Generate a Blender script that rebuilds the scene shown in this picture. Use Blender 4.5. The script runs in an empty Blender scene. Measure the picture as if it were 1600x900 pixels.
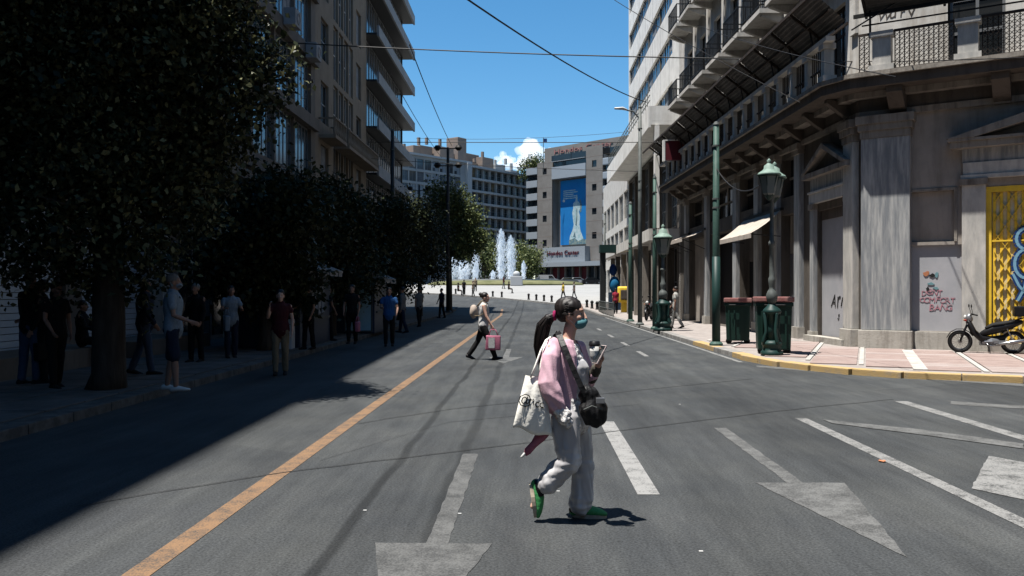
import bpy, bmesh, math, random
import numpy as np
from mathutils import Vector, Matrix, noise
R = math.radians
SC = bpy.context.scene
COL = SC.collection
random.seed(7)
TS = bpy.data.scenes.new('workbench')          # scratch scene for evaluating modifiers, removed at the end

# ------------------------------------------------------------------ camera, sky, sun
FPX = 1350.0; CH = 1.68; YAW = math.atan(30/FPX); HOR = 455.0
cd = bpy.data.cameras.new('camera'); cam = bpy.data.objects.new('camera', cd); COL.objects.link(cam)
cam.location = (0, 0, CH); cam.rotation_euler = (R(90), 0, YAW)
cd.sensor_width = 36; cd.lens = 36*FPX/1600; cd.shift_y = 5/1600
cd.clip_start = .05; cd.clip_end = 9000
SC.camera = cam
SUN_EL = R(74.5); SH = Vector((-.87, -.49, 0)).normalized()     # horizontal direction towards the sun
w = bpy.data.worlds.new("World"); SC.world = w; w.use_nodes = True
nt = w.node_tree; nt.nodes.clear()
sky = nt.nodes.new('ShaderNodeTexSky'); sky.sky_type = 'NISHITA'; sky.sun_disc = False
sky.sun_elevation = SUN_EL; sky.sun_rotation = math.atan2(SH.x, SH.y)
sky.altitude = 0; sky.air_density = 1.0; sky.dust_density = .0; sky.ozone_density = 6.0
hs = nt.nodes.new('ShaderNodeHueSaturation'); hs.inputs['Saturation'].default_value = 1.2; hs.inputs['Hue'].default_value = .49
bg = nt.nodes.new('ShaderNodeBackground'); bg.inputs[1].default_value = .06
wo = nt.nodes.new('ShaderNodeOutputWorld')
nt.links.new(sky.outputs[0], hs.inputs['Color']); nt.links.new(hs.outputs[0], bg.inputs[0]); nt.links.new(bg.outputs[0], wo.inputs[0])
sd = bpy.data.lights.new('sun', 'SUN'); sd.energy = 5.0; sd.angle = R(.53); sd.color = (1, .955, .89)
so = bpy.data.objects.new('sun', sd); COL.objects.link(so)
sdir = Vector((SH.x*math.cos(SUN_EL), SH.y*math.cos(SUN_EL), math.sin(SUN_EL)))
so.rotation_euler = sdir.to_track_quat('Z', 'Y').to_euler(); so.location = (-30, -20, 80)
SC.view_settings.view_transform = 'Standard'; SC.view_settings.look = 'None'
SC.view_settings.exposure = 1.36; SC.view_settings.gamma = 1
SC.cycles.max_bounces = 6; SC.cycles.volume_bounces = 4; SC.cycles.diffuse_bounces = 3; SC.cycles.transparent_max_bounces = 12

# ------------------------------------------------------------------ pixel <-> place
def T(px): return math.tan(math.atan((px-800)/FPX) - YAW)       # X/Y of a column of the photograph
def gz(y):                                                      # height of the ground along the street
    if y < 60: return 0.0
    if y < 80: return .022*(y-60)
    if y < 136: return .44+.036*(y-80)
    if y < 200: return 2.456+.012*(y-136)
    return 3.224
def dep(x, y): return -math.sin(YAW)*x + math.cos(YAW)*y
def G(px, py, z=0.0):                                           # flat ground point
    d = FPX*(CH-z)/(py-HOR); t = T(px); y = d/(math.cos(YAW) - math.sin(YAW)*t)
    return Vector((t*y, y, z))
def at(px, py, y):
    x = T(px)*y; return Vector((x, y, CH + (HOR-py)/FPX*dep(x, y)))

# ------------------------------------------------------------------ mesh builder
class MB:
    def __init__(s): s.v = []; s.f = []; s.m = []; s.mi = 0
    def add(s, vs, fs):
        n = len(s.v); s.v.extend([tuple(v) for v in vs]); s.f.extend([tuple(i+n for i in f) for f in fs]); s.m.extend([s.mi]*len(fs)); return s
    def box(s, x0, x1, y0, y1, z0, z1):
        if x0 > x1: x0, x1 = x1, x0
        if y0 > y1: y0, y1 = y1, y0
        if z0 > z1: z0, z1 = z1, z0
        return s.add([(x0,y0,z0),(x1,y0,z0),(x1,y1,z0),(x0,y1,z0),(x0,y0,z1),(x1,y0,z1),(x1,y1,z1),(x0,y1,z1)],
              [(3,2,1,0),(4,5,6,7),(0,1,5,4),(1,2,6,5),(2,3,7,6),(3,0,4,7)])
    def bev(s, x0, x1, y0, y1, z0, z1, b=.02):                    # box with bevelled edges all round
        bm = bmesh.new(); bmesh.ops.create_cube(bm, size=1)
        for v in bm.verts: v.co = ((x0+x1)/2+v.co.x*(x1-x0), (y0+y1)/2+v.co.y*(y1-y0), (z0+z1)/2+v.co.z*(z1-z0))
        bmesh.ops.bevel(bm, geom=bm.edges[:], offset=b, segments=2, affect='EDGES', profile=.7)
        bm.verts.index_update(); s.add([v.co[:] for v in bm.verts], [[v.index for v in f.verts] for f in bm.faces]); bm.free(); return s
    def bar(s, p, q, w=.04, h=None, up=(0,0,1)):
        p = Vector(p); q = Vector(q); h = h or w; d = (q-p).normalized(); u = Vector(up)
        if abs(d.dot(u)) > .97: u = Vector((1,0,0))
        a = d.cross(u).normalized()*w/2; b = a.cross(d).normalized()*h/2
        vs = [p-a-b, p+a-b, p+a+b, p-a+b, q-a-b, q+a-b, q+a+b, q-a+b]
        return s.add(vs, [(0,1,2,3),(7,6,5,4),(4,5,1,0),(5,6,2,1),(6,7,3,2),(7,4,0,3)])
    def loft(s, pts, rr, side=(0,1,0), n=12, caps=True, rnd=True, a0=0.0, a1=2*math.pi):
        pts = [Vector(p) for p in pts]; rr = [(r, r) if not isinstance(r, (tuple, list)) else r for r in rr]
        if rnd and caps:
            d0 = (pts[0]-pts[1]).normalized(); d1 = (pts[-1]-pts[-2]).normalized()
            r0, r1 = rr[0], rr[-1]; k0 = min(r0)*.8; k1 = min(r1)*.8
            pre = [(pts[0]+d0*k0, (r0[0]*.35, r0[1]*.35)), (pts[0]+d0*k0*.6, (r0[0]*.78, r0[1]*.78))]
            post = [(pts[-1]+d1*k1*.6, (r1[0]*.78, r1[1]*.78)), (pts[-1]+d1*k1, (r1[0]*.35, r1[1]*.35))]
            pts = [p for p, _ in pre]+pts+[p for p, _ in post]; rr = [r for _, r in pre]+rr+[r for _, r in post]
        full = abs(a1-a0-2*math.pi) < 1e-6; vs = []; N = len(pts); m = n if full else n+1
        for i, p in enumerate(pts):
            t = (pts[min(i+1, N-1)]-pts[max(i-1, 0)])
            if t.length < 1e-9: t = Vector((0,0,1))
            t.normalize(); sv = Vector(side)
            if abs(sv.dot(t)) > .96: sv = Vector((1,0,0)) if abs(t.x) < .9 else Vector((0,1,0))
            sv = (sv-t*sv.dot(t)).normalized(); fv = t.cross(sv)
            for k in range(m):
                a = a0+(a1-a0)*k/n
                vs.append(p+sv*math.cos(a)*rr[i][0]+fv*math.sin(a)*rr[i][1])
        fs = []
        for i in range(N-1):
            for k in range(n if full else n):
                k2 = (k+1) % m if full else k+1
                fs.append((i*m+k, i*m+k2, (i+1)*m+k2, (i+1)*m+k))
        if caps and full: fs.append(tuple(range(m-1, -1, -1))); fs.append(tuple((N-1)*m+k for k in range(m)))
        return s.add(vs, fs)
    def tube(s, pts, r, n=8): return s.loft(pts, [r]*len(pts) if not isinstance(r, list) else r, n=n, rnd=False)
    def lathe(s, prof, c=(0,0,0), n=16, axis='z', cap=True):
        vs = []
        for r, h in prof:
            for k in range(n):
                a = 2*math.pi*k/n; p = (r*math.cos(a), r*math.sin(a), h)
                if axis == 'y': p = (p[0], p[2], p[1])
                if axis == 'x': p = (p[2], p[0], p[1])
                vs.append((c[0]+p[0], c[1]+p[1], c[2]+p[2]))
        fs = [(i*n+k, i*n+(k+1) % n, (i+1)*n+(k+1) % n, (i+1)*n+k) for i in range(len(prof)-1) for k in range(n)]
        if cap: fs.append(tuple(range(n-1, -1, -1))); fs.append(tuple((len(prof)-1)*n+k for k in range(n)))
        return s.add(vs, fs)
    def torus(s, c, R0, r, n=28, m=8, axis='y'):
        vs = []
        for i in range(n):
            a = 2*math.pi*i/n
            for j in range(m):
                b = 2*math.pi*j/m; q = R0+r*math.cos(b); h = r*math.sin(b)
                p = (q*math.cos(a), h, q*math.sin(a)) if axis == 'y' else (q*math.cos(a), q*math.sin(a), h)
                vs.append((c[0]+p[0], c[1]+p[1], c[2]+p[2]))
        return s.add(vs, [(i*m+j, ((i+1) % n)*m+j, ((i+1) % n)*m+(j+1) % m, i*m+(j+1) % m) for i in range(n) for j in range(m)])
    def ball(s, c, r, n=12, m=8, rot=None):
        r = (r, r, r) if not isinstance(r, (tuple, list)) else r; c = Vector(c); vs = []
        for i in range(1, m):
            th = math.pi*i/m
            for k in range(n):
                a = 2*math.pi*k/n; p = Vector((r[0]*math.sin(th)*math.cos(a), r[1]*math.sin(th)*math.sin(a), r[2]*math.cos(th)))
                if rot: p = rot @ p
                vs.append(c+p)
        top = Vector((0,0,r[2])); bot = Vector((0,0,-r[2]))
        if rot: top = rot @ top; bot = rot @ bot
        vs += [c+top, c+bot]; a = len(vs)-2; b = a+1
        fs = [(i*n+k, (i+1)*n+k, (i+1)*n+(k+1) % n, i*n+(k+1) % n) for i in range(m-2) for k in range(n)]
        fs += [(a, k, (k+1) % n) for k in range(n)] + [(b, (m-2)*n+(k+1) % n, (m-2)*n+k) for k in range(n)]
        return s.add(vs, fs)
    def prism(s, poly, lo, hi, plane='xy'):
        def mp(a, b, h): return {'xy': (a, b, h), 'xz': (a, h, b), 'yz': (h, a, b)}[plane]
        n = len(poly); vs = [mp(a, b, lo) for a, b in poly]+[mp(a, b, hi) for a, b in poly]
        fs = [tuple(range(n-1, -1, -1)), tuple(range(n, 2*n))]+[(i, (i+1) % n, n+(i+1) % n, n+i) for i in range(n)]
        return s.add(vs, fs)
    def wall(s, x0, x1, z0, z1, holes, d=.25, y=0.0):
        xs = sorted(set([x0, x1]+[min(max(h[i], x0), x1) for h in holes for i in (0, 1)]))
        zs = sorted(set([z0, z1]+[min(max(h[i], z0), z1) for h in holes for i in (2, 3)]))
        for i in range(len(xs)-1):
            for j in range(len(zs)-1):
                cx = (xs[i]+xs[i+1])/2; cz = (zs[j]+zs[j+1])/2
                if any(h[0] < cx < h[1] and h[2] < cz < h[3] for h in holes): continue
                s.add([(xs[i],y,zs[j]),(xs[i+1],y,zs[j]),(xs[i+1],y,zs[j+1]),(xs[i],y,zs[j+1])], [(0,1,2,3)])
        for a, b, c, e in holes:
            s.add([(a,y,c),(a,y+d,c),(a,y+d,e),(a,y,e)], [(0,1,2,3)]); s.add([(b,y,c),(b,y+d,c),(b,y+d,e),(b,y,e)], [(3,2,1,0)])
            s.add([(a,y,c),(b,y,c),(b,y+d,c),(a,y+d,c)], [(0,1,2,3)]); s.add([(a,y,e),(b,y,e),(b,y+d,e),(a,y+d,e)], [(3,2,1,0)])
        return s
    def warp(s, amp, sc, seed=0.0):
        out = []
        for v in s.v:
            p = Vector(v); q = noise.noise_vector(p*sc+Vector((seed, seed*1.7, 0)))
            out.append(tuple(p+q*amp))
        s.v = out; return s
    def mesh(s, name, mats, smooth=False):
        me = bpy.data.meshes.new(name); me.from_pydata(s.v, [], s.f)
        for mt in (mats if isinstance(mats, (list, tuple)) else [mats]): me.materials.append(mt)
        if any(s.m): me.polygons.foreach_set('material_index', s.m)
        if smooth: me.polygons.foreach_set('use_smooth', [True]*len(me.polygons))
        me.update(); return me
    def build(s, name, mats, parent=None, smooth=False, loc=None, kind=None, label=None):
        return put(s.mesh(name, mats, smooth), name, parent, loc, kind=kind, label=label)
    def remesh(s, name, mats, voxel, parent=None, smoothit=3, kind=None, label=None, disp=None):
        me = s.mesh(name, mats); o = bpy.data.objects.new('tmp', me); TS.collection.objects.link(o)
        m = o.modifiers.new('r', 'REMESH'); m.mode = 'VOXEL'; m.voxel_size = voxel
        if smoothit: q = o.modifiers.new('s', 'SMOOTH'); q.iterations = smoothit; q.factor = .5
        TS.view_layers[0].update(); dg = TS.view_layers[0].depsgraph; me2 = bpy.data.meshes.new_from_object(o.evaluated_get(dg))
        bpy.data.objects.remove(o); bpy.data.meshes.remove(me)
        if disp:
            nv = len(me2.vertices); cs_ = np.empty(nv*3, np.float32); ns_ = np.empty(nv*3, np.float32); me2.vertices.foreach_get('co', cs_); me2.vertices.foreach_get('normal', ns_)
            cl = cs_.reshape(-1, 3).tolist(); nl = ns_.reshape(-1, 3).tolist()
            me2.vertices.foreach_set('co', np.array([disp(Vector(a), Vector(b_))[:] for a, b_ in zip(cl, nl)], np.float32).ravel())
        if not me2.materials: me2.materials.append(mats if not isinstance(mats, (list, tuple)) else mats[0])
        me2.polygons.foreach_set('use_smooth', [True]*len(me2.polygons)); me2.name = name; me2.update()
        return put(me2, name, parent, None, kind=kind, label=label)

def put(me, name, parent=None, loc=None, rz=0, kind=None, label=None):
    o = bpy.data.objects.new(name, me); COL.objects.link(o)
    if parent: o.parent = parent
    if loc is not None: o.location = loc
    if rz: o.rotation_euler = (0, 0, rz)
    if kind: o['kind'] = kind
    if label: o['label'] = label
    return o
def tag(o, label, cat, group=None):
    o['label'] = label; o['category'] = cat
    if group: o['group'] = group
    return o
def thing(name, label, cat, loc=(0,0,0), rz=0, group=None):
    o = bpy.data.objects.new(name, None); COL.objects.link(o); o.empty_display_size = .2
    o.location = loc; o.rotation_euler = (0, 0, rz); return tag(o, label, cat, group)
def dup(root, loc, rz, label=None):
    r = root.copy(); COL.objects.link(r); r.location = loc; r.rotation_euler = (0, 0, rz)
    if label: r['label'] = label
    for ch in list(root.children):
        c = ch.copy(); COL.objects.link(c); c.parent = r
        for g in ch.children:
            d = g.copy(); COL.objects.link(d); d.parent = c
    return r
def text_mb(txt, size, mat_i=0, depth=.01, shear=0):
    cu = bpy.data.curves.new('t', 'FONT'); cu.body = txt; cu.size = size; cu.extrude = depth/2; cu.align_x = 'CENTER'; cu.resolution_u = 2; cu.shear = shear
    o = bpy.data.objects.new('t', cu); TS.collection.objects.link(o); TS.view_layers[0].update()
    me = bpy.data.meshes.new_from_object(o.evaluated_get(TS.view_layers[0].depsgraph)); bpy.data.objects.remove(o)
    m = MB(); m.add([(v.co.x, -v.co.z, v.co.y) for v in me.vertices], [tuple(p.vertices) for p in me.polygons]); return m

# ------------------------------------------------------------------ materials
def N(nt, t, **k):
    n = nt.nodes.new(t)
    for a, b in k.items(): setattr(n, a, b)
    return n
KA = .51                                    # darkens every base colour, so shade sinks deeper under the raised exposure
def mat(name, c, c2=None, sc=3.0, rough=.7, metal=0.0, bump=.0, bsc=40.0, stretch=(1,1,1), lo=.4, hi=.65, spec=.2, det=5.0, world=False, emit=0, alpha=None):
    c = tuple(x*KA for x in c); c2 = tuple(x*KA for x in c2) if c2 else None
    m = bpy.data.materials.new(name); m.use_nodes = True; nt = m.node_tree; p = nt.nodes['Principled BSDF']; L = nt.links.new
    p.inputs['Roughness'].default_value = rough; p.inputs['Metallic'].default_value = metal; p.inputs['Specular IOR Level'].default_value = spec
    p.inputs['Base Color'].default_value = (*c, 1)
    tc = N(nt, 'ShaderNodeTexCoord'); mp = N(nt, 'ShaderNodeMapping'); mp.inputs['Scale'].default_value = stretch
    if world: g = N(nt, 'ShaderNodeNewGeometry'); L(g.outputs['Position'], mp.inputs[0])
    else: L(tc.outputs['Object'], mp.inputs[0])
    if c2:
        n = N(nt, 'ShaderNodeTexNoise'); n.inputs['Scale'].default_value = sc; n.inputs['Detail'].default_value = det; n.inputs['Roughness'].default_value = .62
        r = N(nt, 'ShaderNodeValToRGB'); r.color_ramp.elements[0].position = lo; r.color_ramp.elements[1].position = hi
        r.color_ramp.elements[0].color = (*c, 1); r.color_ramp.elements[1].color = (*c2, 1)
        L(mp.outputs[0], n.inputs['Vector']); L(n.outputs[0], r.inputs[0]); L(r.outputs[0], p.inputs['Base Color'])
    if bump:
        n2 = N(nt, 'ShaderNodeTexNoise'); n2.inputs['Scale'].default_value = bsc; n2.inputs['Detail'].default_value = 4
        b = N(nt, 'ShaderNodeBump'); b.inputs['Strength'].default_value = bump; b.inputs['Distance'].default_value = .02
        L(mp.outputs[0], n2.inputs['Vector']); L(n2.outputs[0], b.inputs['Height']); L(b.outputs[0], p.inputs['Normal'])
    return m
M = {}
def dirty(name, c, dirt, amt=.5, **k):           # plaster or stone with vertical run-off stains
    m = mat(name, c, tuple(x*.8 for x in c), sc=1.3, **k); nt = m.node_tree; p = nt.nodes['Principled BSDF']; L = nt.links.new
    src = p.inputs['Base Color'].links[0].from_socket
    tc = [n for n in nt.nodes if n.type == 'TEX_COORD'][0]
    mp = N(nt, 'ShaderNodeMapping'); mp.inputs['Scale'].default_value = (2.2, 2.2, .3)
    n = N(nt, 'ShaderNodeTexNoise'); n.inputs['Scale'].default_value = 1.6; n.inputs['Detail'].default_value = 8; n.inputs['Roughness'].default_value = .7
    r = N(nt, 'ShaderNodeValToRGB'); r.color_ramp.elements[0].position = .47; r.color_ramp.elements[1].position = .72
    mu = N(nt, 'ShaderNodeMath', operation='MULTIPLY'); mu.inputs[1].default_value = amt
    mx = N(nt, 'ShaderNodeMixRGB'); mx.inputs[2].default_value = (*[x*KA for x in dirt], 1)
    L(tc.outputs['Object'], mp.inputs[0]); L(mp.outputs[0], n.inputs['Vector']); L(n.outputs[0], r.inputs[0]); L(r.outputs[0], mu.inputs[0])
    L(mu.outputs[0], mx.inputs[0]); L(src, mx.inputs[1]); L(mx.outputs[0], p.inputs['Base Color']); return m

def asphalt():
    m = bpy.data.materials.new('asphalt'); m.use_nodes = True; nt = m.node_tree; p = nt.nodes['Principled BSDF']; L = nt.links.new
    g = N(nt, 'ShaderNodeNewGeometry'); pos = g.outputs['Position']
    def noi(sc, det, stretch=(1,1,1), rg=.6):
        mp = N(nt, 'ShaderNodeMapping'); mp.inputs['Scale'].default_value = stretch; L(pos, mp.inputs[0])
        n = N(nt, 'ShaderNodeTexNoise'); n.inputs['Scale'].default_value = sc; n.inputs['Detail'].default_value = det; n.inputs['Roughness'].default_value = rg
        L(mp.outputs[0], n.inputs['Vector']); return n.outputs[0]
    def ramp(s, a, b, ca, cb):
        r = N(nt, 'ShaderNodeValToRGB'); r.color_ramp.elements[0].position = a; r.color_ramp.elements[1].position = b
        r.color_ramp.elements[0].color = (*ca, 1); r.color_ramp.elements[1].color = (*cb, 1); L(s, r.inputs[0]); return r.outputs[0]
    def mul(a, b, f=1.0):
        x = N(nt, 'ShaderNodeMixRGB', blend_type='MULTIPLY'); x.inputs[0].default_value = f; L(a, x.inputs[1]); L(b, x.inputs[2]); return x.outputs[0]
    base = ramp(noi(.35, 6, (1, .35, 1)), .3, .72, (.029, .031, .0325), (.0515, .0545, .0565))
    streak = mul(ramp(noi(2.2, 3, (1, .06, 1)), .3, .7, (.84, .84, .85), (1.12, 1.12, 1.1)), ramp(noi(9, 5, (1, .09, 1), .7), .35, .65, (.88, .88, .88), (1.12, 1.12, 1.12)))
    grit = ramp(noi(55, 3), .32, .68, (.62, .62, .62), (1.42, 1.42, 1.4))
    blot = ramp(noi(1.1, 4, (1, .6, 1)), .4, .66, (.83, .84, .86), (1.08, 1.07, 1.05))
    c = mul(mul(mul(base, streak), grit), blot)
    sx = N(nt, 'ShaderNodeSeparateXYZ'); L(pos, sx.inputs[0])
    wob = N(nt, 'ShaderNodeMath', operation='MULTIPLY_ADD'); L(noi(.5, 2, (.2, 1, 1)), wob.inputs[0]); wob.inputs[1].default_value = .16; L(sx.outputs[0], wob.inputs[2])
    for x0, wd, k in ((-1.23, .07, .55), (-.62, .09, .62), (1.55, .3, .88), (3.0, .35, .9), (-3.3, .3, .9)):     # tyre and oil tracks
        a = N(nt, 'ShaderNodeMath', operation='SUBTRACT'); L(wob.outputs[0], a.inputs[0]); a.inputs[1].default_value = x0
        b = N(nt, 'ShaderNodeMath', operation='ABSOLUTE'); L(a.outputs[0], b.inputs[0])
        mr = N(nt, 'ShaderNodeMapRange', interpolation_type='SMOOTHSTEP'); mr.inputs[1].default_value = wd*.3; mr.inputs[2].default_value = wd; mr.inputs[3].default_value = k; mr.inputs[4].default_value = 1
        L(b.outputs[0], mr.inputs[0]); c = mul(c, mr.outputs[0])
    vo = N(nt, 'ShaderNodeTexVoronoi'); vo.inputs['Scale'].default_value = 1.9; L(pos, vo.inputs['Vector'])
    spot = ramp(vo.outputs['Distance'], .022, .04, (.6, .6, .6), (1, 1, 1)); c = mul(c, spot)
    vc = N(nt, 'ShaderNodeTexVoronoi'); vc.inputs['Scale'].default_value = .16; L(pos, vc.inputs['Vector']); sc_ = N(nt, 'ShaderNodeSeparateColor'); L(vc.outputs['Color'], sc_.inputs[0]); c = mul(c, ramp(sc_.outputs[0], 0, 1, (.9, .9, .91), (1.1, 1.1, 1.09)))
    L(c, p.inputs['Base Color'])
    rr = N(nt, 'ShaderNodeMapRange'); L(noi(.9, 4, (1, .3, 1)), rr.inputs[0]); rr.inputs[3].default_value = .62; rr.inputs[4].default_value = .9; L(rr.outputs[0], p.inputs['Roughness'])
    p.inputs['Specular IOR Level'].default_value = .1
    b = N(nt, 'ShaderNodeBump'); b.inputs['Strength'].default_value = .55; b.inputs['Distance'].default_value = .006; L(noi(120, 2), b.inputs['Height']); L(b.outputs[0], p.inputs['Normal'])
    return m
def worn(name, c, thr=.42, wid=.1, sc=9.0, strength=.85):                  # road paint worn through to asphalt
    m = mat(name, c); nt = m.node_tree; p = nt.nodes['Principled BSDF']; L = nt.links.new
    g = N(nt, 'ShaderNodeNewGeometry')
    n = N(nt, 'ShaderNodeTexNoise'); n.inputs['Scale'].default_value = sc; n.inputs['Detail'].default_value = 9; n.inputs['Roughness'].default_value = .75
    n1 = N(nt, 'ShaderNodeTexNoise'); n1.inputs['Scale'].default_value = 75; n1.inputs['Detail'].default_value = 3
    ad = N(nt, 'ShaderNodeMath', operation='MULTIPLY_ADD'); ad.inputs[1].default_value = .7
    r = N(nt, 'ShaderNodeValToRGB'); r.color_ramp.elements[0].position = thr+.33-wid; r.color_ramp.elements[1].position = thr+.33+wid
    r.color_ramp.elements[0].color = (.033, .034, .034, 1); r.color_ramp.elements[1].color = (*[x*strength*KA for x in c], 1)
    L(g.outputs['Position'], n.inputs['Vector']); L(g.outputs['Position'], n1.inputs['Vector']); L(n1.outputs[0], ad.inputs[0]); L(n.outputs[0], ad.inputs[2])
    L(ad.outputs[0], r.inputs[0]); L(r.outputs[0], p.inputs['Base Color']); p.inputs['Roughness'].default_value = .75; return m
def glass(name, c, rough=.08, c2=None, sc=.5):
    return mat(name, c, c2, sc=sc, rough=rough, spec=.6, lo=.45, hi=.55)
def leafmat(name, c1, c2):
    m = bpy.data.materials.new(name); m.use_nodes = True; nt = m.node_tree; p = nt.nodes['Principled BSDF']; L = nt.links.new
    g = N(nt, 'ShaderNodeNewGeometry'); r = N(nt, 'ShaderNodeValToRGB'); r.color_ramp.elements[0].position = .5; r.color_ramp.elements[0].color = (*[x*KA for x in c1], 1); r.color_ramp.elements[1].color = (*[x*KA for x in c2], 1)
    L(g.outputs['Random Per Island'], r.inputs[0]); L(r.outputs[0], p.inputs['Base Color']); p.inputs['Roughness'].default_value = .45; p.inputs['Specular IOR Level'].default_value = .12
    t = N(nt, 'ShaderNodeBsdfTranslucent'); L(r.outputs[0], t.inputs[0]); mx = N(nt, 'ShaderNodeMixShader'); mx.inputs[0].default_value = .13
    o = nt.nodes['Material Output']; L(p.outputs[0], mx.inputs[1]); L(t.outputs[0], mx.inputs[2]); L(mx.outputs[0], o.inputs[0]); return m

M['asphalt'] = asphalt()
M['paint'] = worn('white_paint', (.5, .5, .49), .46, .13, 5, .62)
M['paint_faint'] = worn('faded_white_paint', (.38, .385, .38), .5, .15, 4, .5); M['paint_ghost'] = worn('ghost_white_paint', (.32, .325, .32), .52, .15, 4, .5)
M['paint_bright'] = worn('thick_white_paint', (.56, .56, .55), .40, .13, 5, .62)
M['orange'] = worn('orange_paint', (.5, .3, .165), .44, .16, 4, .6)
M['tar'] = mat('tar_joint', (.028, .028, .028), rough=.8)
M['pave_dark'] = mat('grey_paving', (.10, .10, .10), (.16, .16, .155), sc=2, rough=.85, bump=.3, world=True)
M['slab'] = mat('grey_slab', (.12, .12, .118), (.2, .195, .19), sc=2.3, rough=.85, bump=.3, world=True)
M['pave_pink'] = mat('paving_bed', (.36, .32, .3), (.46, .42, .39), sc=3, rough=.9, bump=.3, world=True)
M['pink'] = mat('pink_tile', (.36, .27, .245), (.43, .335, .305), sc=2.6, rough=.85, bump=.2, world=True)
M['pink2'] = mat('pale_pink_tile', (.42, .345, .32), (.48, .405, .38), sc=2.6, rough=.85, bump=.2, world=True)
M['whitestrip'] = mat('white_paving', (.62, .6, .56), (.45, .43, .4), sc=4, rough=.85, bump=.2, world=True)
M['plaza'] = mat('plaza_paving', (.43, .43, .42), (.37, .37, .36), sc=.3, rough=.8, world=True)
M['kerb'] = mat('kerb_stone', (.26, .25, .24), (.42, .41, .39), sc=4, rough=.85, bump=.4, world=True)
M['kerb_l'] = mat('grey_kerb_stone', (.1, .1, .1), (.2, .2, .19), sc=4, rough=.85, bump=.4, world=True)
M['kerb_y'] = mat('yellow_kerb', (.6, .42, .19), (.42, .35, .27), sc=3, rough=.8, lo=.5, hi=.7, bump=.3, world=True)
M['grass'] = mat('grass_green', (.13, .14, .06), (.22, .22, .11), sc=.5, rough=.9, world=True)
M['earth'] = mat('earth', (.14, .13, .11), rough=.9)
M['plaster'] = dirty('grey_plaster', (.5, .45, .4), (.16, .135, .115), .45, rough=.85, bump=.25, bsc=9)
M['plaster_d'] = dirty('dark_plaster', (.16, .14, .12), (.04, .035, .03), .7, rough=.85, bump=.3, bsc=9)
M['plaster_w'] = dirty('white_plaster', (.95, .92, .86), (.35, .27, .2), .6, rough=.85, bump=.2, bsc=6)
M['stone'] = dirty('stained_stone', (.42, .38, .33), (.07, .05, .04), .8, rough=.85, bump=.4, bsc=14)
M['stone_br'] = dirty('brown_stone', (.15, .125, .105), (.04, .035, .03), .8, rough=.85, bump=.4, bsc=14)
M['marble'] = mat('grey_marble', (.3, .32, .34), (.66, .66, .64), sc=3.5, stretch=(2.6, 2.6, .28), rough=.55, lo=.4, hi=.7, bump=.25, bsc=14, det=9)
M['marble_l'] = mat('pale_marble', (.55, .54, .51), (.85, .81, .75), sc=3, stretch=(1.5, 1.5, .4), rough=.6, lo=.4, hi=.7, bump=.25, bsc=14, det=9)
M['plinth'] = dirty('plinth_stone', (.62, .59, .53), (.18, .15, .12), .7, rough=.85, bump=.3, bsc=14)
M['greypanel'] = mat('grey_painted_panel', (.48, .49, .52), (.56, .56, .59), sc=1.4, rough=.7)
M['greypanel_d'] = mat('dark_painted_panel', (.12, .125, .135), (.16, .16, .165), sc=1.4, rough=.7)
M['yellow'] = mat('yellow_metal', (1.2, .8, .07), (1.0, .66, .08), sc=5, rough=.55)
M['bluepaint'] = mat('blue_graffiti', (.008, .05, .2)); M['lightblue'] = mat('light_blue_graffiti', (.25, .5, .68))
M['pinkpaint'] = mat('pink_graffiti', (.62, .26, .32), (.5, .4, .43), sc=14, lo=.48, hi=.6); M['blackpaint'] = mat('black_graffiti', (.02, .02, .02)); M['orangepaint'] = mat('orange_graffiti', (.6, .24, .12))
M['tealpaint'] = mat('teal_graffiti', (.2, .38, .42))
M['dark'] = mat('dark_interior', (.012, .012, .013), rough=.9)  # near-black colour stands for the unlit shop interiors
M['dglass'] = glass('dark_glass', (.02, .024, .028)); M['bglass'] = glass('blue_glass', (.05, .085, .12), .12, (.09, .13, .17), 2.0)
M['fglass'] = glass('far_glass', (.03, .045, .06), .15, (.1, .09, .07), .25)
M['frame'] = mat('grey_frame', (.25, .26, .27), rough=.5, metal=.3); M['wframe'] = mat('white_frame', (.6, .6, .58), rough=.5)
M['iron'] = mat('black_iron', (.02, .02, .021), rough=.6, metal=.3); M['rust'] = mat('rusty_iron', (.07, .05, .04), (.03, .028, .026), sc=6, rough=.8)
M['corr'] = mat('old_corrugated_metal', (.09, .088, .085), (.16, .155, .15), sc=2, rough=.7, metal=.2)
M['green'] = mat('green_metal_paint', (.05, .11, .09), (.07, .14, .115), sc=6, rough=.6, bump=.2); M['green_d'] = mat('dark_green_paint', (.015, .05, .045), rough=.5)
M['greypole'] = mat('grey_pole_paint', (.11, .125, .12), (.16, .175, .17), sc=6, rough=.6)
M['lamp_top'] = mat('verdigris_cap', (.30, .42, .36), (.2, .3, .25), sc=9, rough=.6); M['lampglass'] = mat('milky_glass', (.22, .25, .24), rough=.25)
M['bin'] = mat('green_plastic', (.012, .045, .035), rough=.45, bump=.1); M['binlid'] = mat('red_lid', (.36, .14, .13), (.44, .24, .22), sc=6, rough=.6)
M['rubber'] = mat('rubber', (.015, .015, .016), rough=.8); M['chrome'] = mat('metal', (.5, .5, .5), rough=.25, metal=.9); M['blackp'] = mat('black_plastic', (.012, .012, .014), rough=.4)
M['silver'] = mat('silver_paint', (.35, .36, .38), rough=.35, metal=.5); M['redp'] = mat('red_plastic', (.35, .03, .02), rough=.3); M['whitep'] = mat('white_plastic', (.75, .75, .73), rough=.4)
M['awning'] = mat('cream_canvas', (.66, .58, .5), (.54, .48, .42), sc=3, rough=.85); M['awning_g'] = mat('grey_canvas', (.35, .34, .33), rough=.85); M['awning_d'] = mat('dark_canvas', (.03, .03, .03), rough=.85)
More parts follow.
